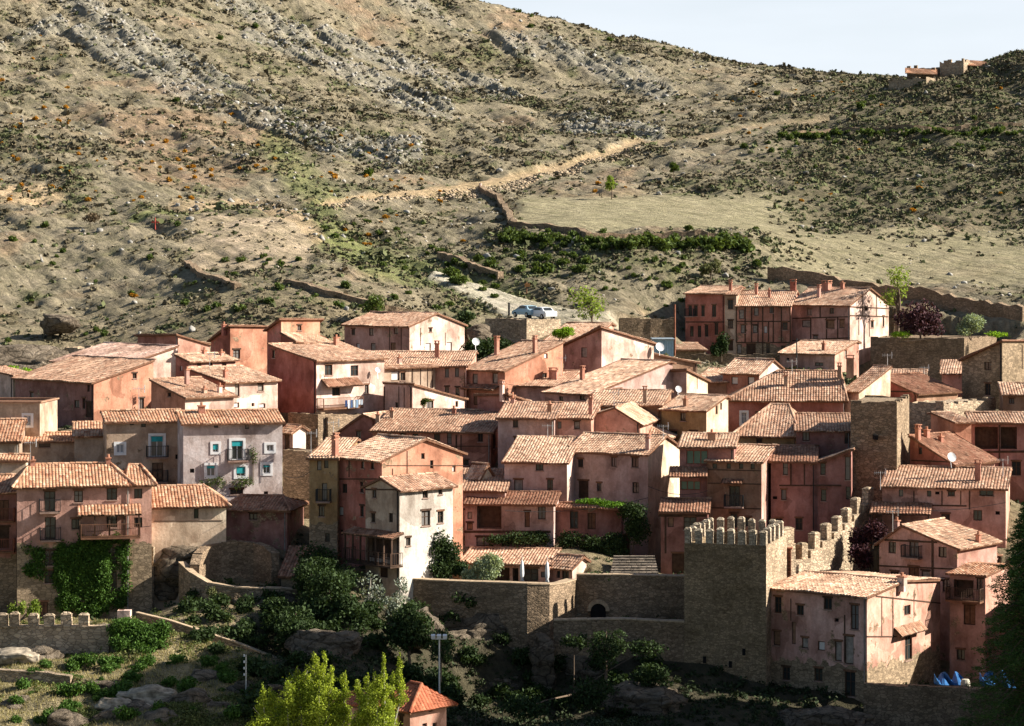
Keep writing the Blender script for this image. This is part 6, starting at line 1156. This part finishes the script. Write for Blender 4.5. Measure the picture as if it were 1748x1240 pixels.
dish('white satellite dish on the rust brown roof of the red gabled house', 1624, 781, 204.5, .42); dish('white dish on the wall beside the block house', 812, 584, 266, .45); dish('pale dish by the blue box behind the pale walled pink house', 1126, 593, 258, .5); dish('white dish on dark roof in the town centre', 1158, 665, 238, .35); dish('white dish on the front of the house with mottled roof', 645, 632, 239, .3)
# laundry on the balcony of the big red house
o_, hx, nin, ln, _ = m1.faces['R']; cols_ = [(.05, .09, .22), (.6, .62, .66), (.10, .16, .3), (.65, .65, .62), (.3, .42, .55), (.7, .7, .7), (.45, .5, .55)]
s0, z0 = m1.hit('R', 577, 683); s1, _ = m1.hit('R', 608, 683)
for i, c_ in enumerate(cols_):
    a = s0 + (s1 - s0) * i / 7; q = o_ + hx * a + Vector((0, 0, z0 - o_.z)) - nin * 1.04; w_ = (s1 - s0) / 7 * .9; hgt = random.uniform(.5, .85); mb = MB(); n_c = 5
    mb.grid([[q + hx * (w_ * u / n_c) - nin * (.04 * math.sin(u * 2.2 + i) + .02) - Vector((0, 0, hgt * v_ / 4)) for u in range(n_c + 1)] for v_ in range(5)]); mb.grid([[q + hx * (w_ * u / n_c) - nin * (.04 * math.sin(u * 2.2 + i)) - Vector((0, 0, hgt * v_ / 4)) for u in range(n_c, -1, -1)] for v_ in range(5)])
    nm = ['navy', 'white', 'dark blue', 'cream white', 'light blue', 'bright white', 'grey blue'][i]
    o = mb.build('laundry', plain('cloth_' + nm, c_, .9, 0, .1)); tag(o, '%s cloth drying on the balcony rail of the big red house, number %d from the left' % (nm, i + 1) if False else '%s cloth drying on the balcony of the big red house' % nm, 'laundry', 'washing on the balcony line')
# closed umbrellas
for px, py, lab in ((891, 994, 'closed white parasol on the terrace, nearer the laurel bush'), (934, 996, 'closed white parasol on the terrace, at the bastion tip')):
    p = at(px, py, 189); root = empty('parasol', tuple(p), lab, 'parasol', 'closed parasols on the terrace'); mb = MB(); mb.tube([p, p + Vector((0, 0, 2.1))], .03, 6); mb.build('pole', METAL, root); mb = MB(); rows = []
    for k, (z, r_) in enumerate(((1.75, .02), (1.6, .11), (1.2, .17), (.7, .2), (.45, .17), (.35, .10), (.1, .19), (.08, .03))): rows.append([p + Vector((math.cos(a * .5236) * r_ * (1.0 if a % 2 else .72), math.sin(a * .5236) * r_ * (1 if a % 2 else .72), z)) for a in range(12)])
    mb.grid(rows, closed=True); mb.build('canopy_cloth', WHITEP, root, smooth=True)
    mb = MB(); mb.tube([p, p + Vector((0, 0, .08))], .25, 10); mb.build('foot', IRON, root)
# cars in the little car park
def car(label, px, py, D, rz, colr):
    p = at(px, py, D); root = empty('parked_car', tuple(p), label, 'car', 'cars in the small car park'); c, s = math.cos(rz), math.sin(rz); T_ = lambda x, y, z: p + Vector((x * c - y * s, x * s + y * c, z))
    prof = [(-2.1, .35), (-2.12, .75), (-2.0, .95), (-1.55, 1.02), (-1.1, 1.4), (-.2, 1.48), (.5, 1.42), (1.15, 1.0), (1.85, .85), (2.1, .65), (2.1, .35)]
    mb = MB(); rows = []
    for y, k in ((-.84, .97), (-.80, 1), (.80, 1), (.84, .97)): rows.append([T_(x, y * (1 if z < 1.05 else .82), z * k) for x, z in prof])
    mb.grid(rows); mb.face(rows[0]); mb.face(rows[-1][::-1]); mb.face([rows[0][0], rows[-1][0], rows[-1][-1], rows[0][-1]]); body = mb.build('body', plain('paint_' + label[:5], colr, .3, .1, .03), root)
    for nm, pts in (('windscreen', [(1.12, -.6, 1.04), (1.12, .6, 1.04), (.53, .58, 1.42), (.53, -.58, 1.42)]), ('rear_window', [(-1.52, .6, 1.06), (-1.52, -.6, 1.06), (-1.13, -.55, 1.38), (-1.13, .55, 1.38)]), ('side_window', [(-1.05, -.74, 1.08), (.95, -.74, 1.06), (.45, -.70, 1.37), (-.9, -.70, 1.38)]), ('side_window', [(.95, .74, 1.06), (-1.05, .74, 1.08), (-.9, .70, 1.38), (.45, .70, 1.37)])):
        mb = MB(); q = [T_(*t) for t in pts]; ce = sum(q, Vector()) / 4; nn = (ce - T_(0, 0, .8)).normalized() * .03; mb.face([a + nn for a in q]); mb.face([a + nn * .3 for a in q][::-1]); mb.build(nm, GLASS, body)
    for x in (-1.3, 1.3):
        for y in (-.8, .8): mb = MB(); mb.tube([T_(x, y - .1, .32), T_(x, y + .1, .32)], .32, 12); wq = mb.build('wheel', plain('rubber', (.02, .02, .02)), root); mb = MB(); mb.tube([T_(x, y - .12, .32), T_(x, y + .12, .32)], .18, 10); mb.build('rim', METAL, wq)
    for y in (-.6, .6): mb = MB(); mb.box(T_(2.08, y - .15, .62), T_(2.13, y - .15, .62) - T_(2.08, y - .15, .62), T_(2.08, y + .15, .62) - T_(2.08, y - .15, .62), (0, 0, .15)); mb.build('headlight', METAL, root)
car('pale blue car on the hillside car park, farther left', 899, 542, 293, R(122), (.35, .50, .58)); car('white car parked at the right end of the stone wall', 924, 545, 291, R(125), (.75, .77, .78))
# lamp mast, post, signs
p = at(750, 1185, 164); root = empty('lamp_mast', tuple(p), 'tall thin lamp mast with cluster of white floodlights in the dark valley', 'street lamp'); mb = MB(); tz = at(750, 1092, 164).z - p.z; mb.tube([p - Vector((0, 0, 1)), p + Vector((0, 0, tz))], [.08, .05], 8); mb.box(p + Vector((-.5, -.03, tz)), (1.0, 0, 0), (0, .06, 0), (0, 0, .06)); mb.build('pole', METAL, root)
for k in (-.42, -.02, .38): mb = MB(); mb.box(p + Vector((k - .14, -.2, tz + .06)), (.28, -.0, 0), (0, .22, .08), (0, -.08, .24)); mb.build('floodlight', WHITEP, root)
p = at(420, 1226, 157); root = empty('utility_pole', tuple(p), 'slim pale utility pole with insulators and a small red sign', 'pole'); tz = at(420, 1118, 157).z - p.z; mb = MB(); mb.tube([p - Vector((0, 0, 1)), p + Vector((0, 0, tz))], [.06, .04], 7); mb.build('pole', METAL, root)
for k in range(4): mb = MB(); z = tz * (.97 - .1 * k); mb.tube([p + Vector((-.12, 0, z)), p + Vector((-.12, 0, z + .15))], .05, 6); mb.build('insulator', WHITEP, root)
mb = MB(); mb.box(p + Vector((.1, -.02, tz * .42)), (.3, 0, 0), (0, .02, 0), (0, 0, .2)); mb.build('sign_plate', plain('sign_red', (.6, .09, .05)), root)
def post(name, label, cat, px, pyb, pyt, D, rad, mat):
    p = at(px, pyb, D); t = at(px, pyt, D); root = empty(name, tuple(p), label, cat); mb = MB(); mb.tube([p - Vector((0, 0, .5)), t], rad, 6); mb.build('pole', mat, root); return root, t
r_, t = post('wayside_cross', 'small red cross on a thin post by the hillside clearing', 'cross', 265, 393, 372, G(265, 393).y, .09, plain('cross_red', (.42, .08, .06))); mb = MB(); mb.box(t + Vector((-.55, -.06, -.75)), (1.1, 0, 0), (0, .12, 0), (0, 0, .2)); mb.build('crossbar', plain('cross_red', (.42, .08, .06)), r_)
r_, t = post('signpost', 'wooden signpost with an orange brown board on the slope above the road', 'signpost', 899, 502, 481, G(899, 502).y, .08, WOODB); mb = MB(); mb.box(t + Vector((-.25, -.08, -.7)), (.7, 0, 0), (0, .05, 0), (0, 0, .45)); mb.build('board', plain('sign_board', (.42, .20, .08)), r_)
post('marker_post', 'short dark post standing beside the gravel road', 'post', 869, 532, 517, 286, .13, IRON)
post('marker_post', 'pinkish marker stone beside the orange dirt track', 'post', 820, 326, 313, G(820, 326).y, .22, plain('pink_stone', (.5, .36, .32)))
post('rust_pole', 'tall rust coloured pole beside the blue shed', 'pole', 1152, 604, 520, 292, .11, plain('rust', (.25, .10, .06)))
post('lamp_pole', 'thin dark pole rising over the roofs below the highest row', 'pole', 1360, 632, 578, 262, .07, IRON)
# blue shed, steps, yard clutter
f = blockframe(1116, 1150, None, 276, 0, 4); z1 = f.zpx(580, f.W, 0); z0 = f.zpx(606, f.W, 0); root = empty('blue_shed', tuple(f.pt(f.W / 2, 2, z0)), 'pale blue corrugated shed beside the rust pole', 'shed'); mb = MB()
rows = []
for k in range(2): rows.append([f.pt(f.W * i / 24, .04 * (i % 2), z0 - 1.5 + (z1 - z0 + 1.5) * k) for i in range(25)])
mb.grid(rows); rawbox(mb, f, 0, f.W, .05, 4, z0 - 1.5, z1 - .02); mb.build('wall', plain('blue_sheet', (.22, .36, .46), .5, 0, .15), root); mb = MB(); rawbox(mb, f, -.15, f.W + .15, -.2, 4.1, z1, z1 + .1); mb.build('roof', plain('blue_grey', (.25, .3, .34)), root)
root = empty('stone_steps', pc(1090, 985, 194), 'broad dim stone steps rising between wall and red house', 'steps'); mb = MB(); p = at(1048, 982, 192); w_ = at(1125, 982, 192).x - p.x
for k in range(8): mb.abox(p.x - .3 + k * .06, p.y + k * .45, p.z - 1.2, p.x + w_ - k * .02, p.y + k * .45 + .5, p.z + k * .16)
mb.build('steps_body', stone('stone_step', (.26, .22, .18), 2), root)
def tarp(label, x0, x1, y0, y1, D, colr):
    a, b = at(x0, y1, D), at(x1, y0, D); mb = MB(); nu, nv = 16, 9; g_ = lambda off: [[Vector((a.x + (b.x - a.x) * i / nu, a.y + .5 * math.sin(i * .8 + j * .5) + j * .14 + off, a.z + (b.z - a.z) * j / nv * (1 - .45 * math.sin(i * .5 + .4) ** 2) + .07 * math.sin(i * 1.7 + j))) for i in range(nu + 1)] for j in range(nv + 1)]
    mb.grid(g_(0)); mb.grid([r_[::-1] for r_ in g_(.03)]); o = mb.build('tarpaulin', plain('blue_tarp', colr, .5, 0, .25)); tag(o, label, 'tarpaulin', None)
tarp('blue tarpaulin sheet nearest the sunlit pink house in the yard', 1598, 1654, 1152, 1178, 179, (.03, .12, .30)); tarp('blue tarpaulin sheet farther right beside the conifer', 1676, 1735, 1150, 1176, 179, (.03, .11, .26))
mb = MB(); p = at(1634, 1188, 177.5)
for a in ((-.75, -.4, 0, .75, -.36, .5), (-.75, .36, 0, .75, .4, .5), (-.75, -.36, 0, -.71, .36, .5), (.71, -.36, 0, .75, .36, .5), (-.71, -.36, 0, .71, .36, .05), (-.6, -.3, .05, .6, .3, .3)): mb.abox(p.x + a[0], p.y + a[1], p.z + a[2], p.x + a[3], p.y + a[4], p.z + a[5])
tag(mb.build('builders_crate', plain('crate_yellow', (.55, .30, .03))), 'yellow crate full of rubble in front of the blue tarpaulin', 'crate')
x = np.array([at(q, 1180, 180).x for q in np.linspace(1548, 1720, 130)]) + rng.uniform(-.3, .3, 130); yy = 180 + rng.uniform(-2.2, .6, 130); r_ = rng.uniform(.08, .3, 130); domes('building_rubble', x, yy, np.full(130, at(0, 1184, 180).z) + rng.uniform(0, .35, 130), r_, r_ * .7, plain('rubble', (.38, .32, .27)), 9, jit=.5)
mb = MB(); p = at(1648, 1168, 178); mb.tube([p - Vector((0, 0, .5)), p + Vector((0, 0, .1)), p + Vector((0, 0, .35)), p + Vector((0, 0, .38))], [.32, .36, .26, .1], 12); tag(mb.build('sack', plain('sack_cloth', (.45, .42, .34))), 'bulging pale sack leaning on the blue tarpaulin', 'sack')
# valley fence posts at the bottom
root = empty('wire_fence', pc(830, 1240, 150), 'thin wire fence with pale posts at the bottom edge', 'fence')
for k, px in enumerate((797, 812, 830, 858)): mb = MB(); mb.tube([at(px, 1250, 150), at(px, 1214, 150)], .02, 5); mb.build('post', IRON, root)
mb = MB()
for yy in (1218, 1228): mb.tube([at(797, yy, 150), at(858, yy, 150)], .006, 4)
mb.build('wire', IRON, root)
for a in ('s', 'n'): pass

def cable(label, a, b, sag):
    A, B = at(*a), at(*b); mb = MB(); mb.tube([A + (B - A) * t - Vector((0, 0, sag * 4 * t * (1 - t))) for t in [i / 10 for i in range(11)]], .022, 4); tag(mb.build('cable', IRON), label, 'cable', 'cables strung between houses')
cable('thin cable across the front of the pink ivy house', (28, 905, 189.2), (258, 898, 189.4), .3)
cable('black cable along the plain mauve house front', (862, 872, 199), (1106, 850, 203.5), .5)
cable('cable from the grey striped roof house to the ochre house', (482, 810, 202), (530, 805, 192.5), .4)
cable('cable hanging over the alley beside the brown mansion', (1106, 830, 203), (1208, 838, 199.5), .5)
cable('cable across the timbered pink row at the right', (1506, 868, 197.5), (1717, 858, 199), .4)
cable('cable between the orange red house and the pale gable house', (862, 655, 242), (962, 640, 250), .6)
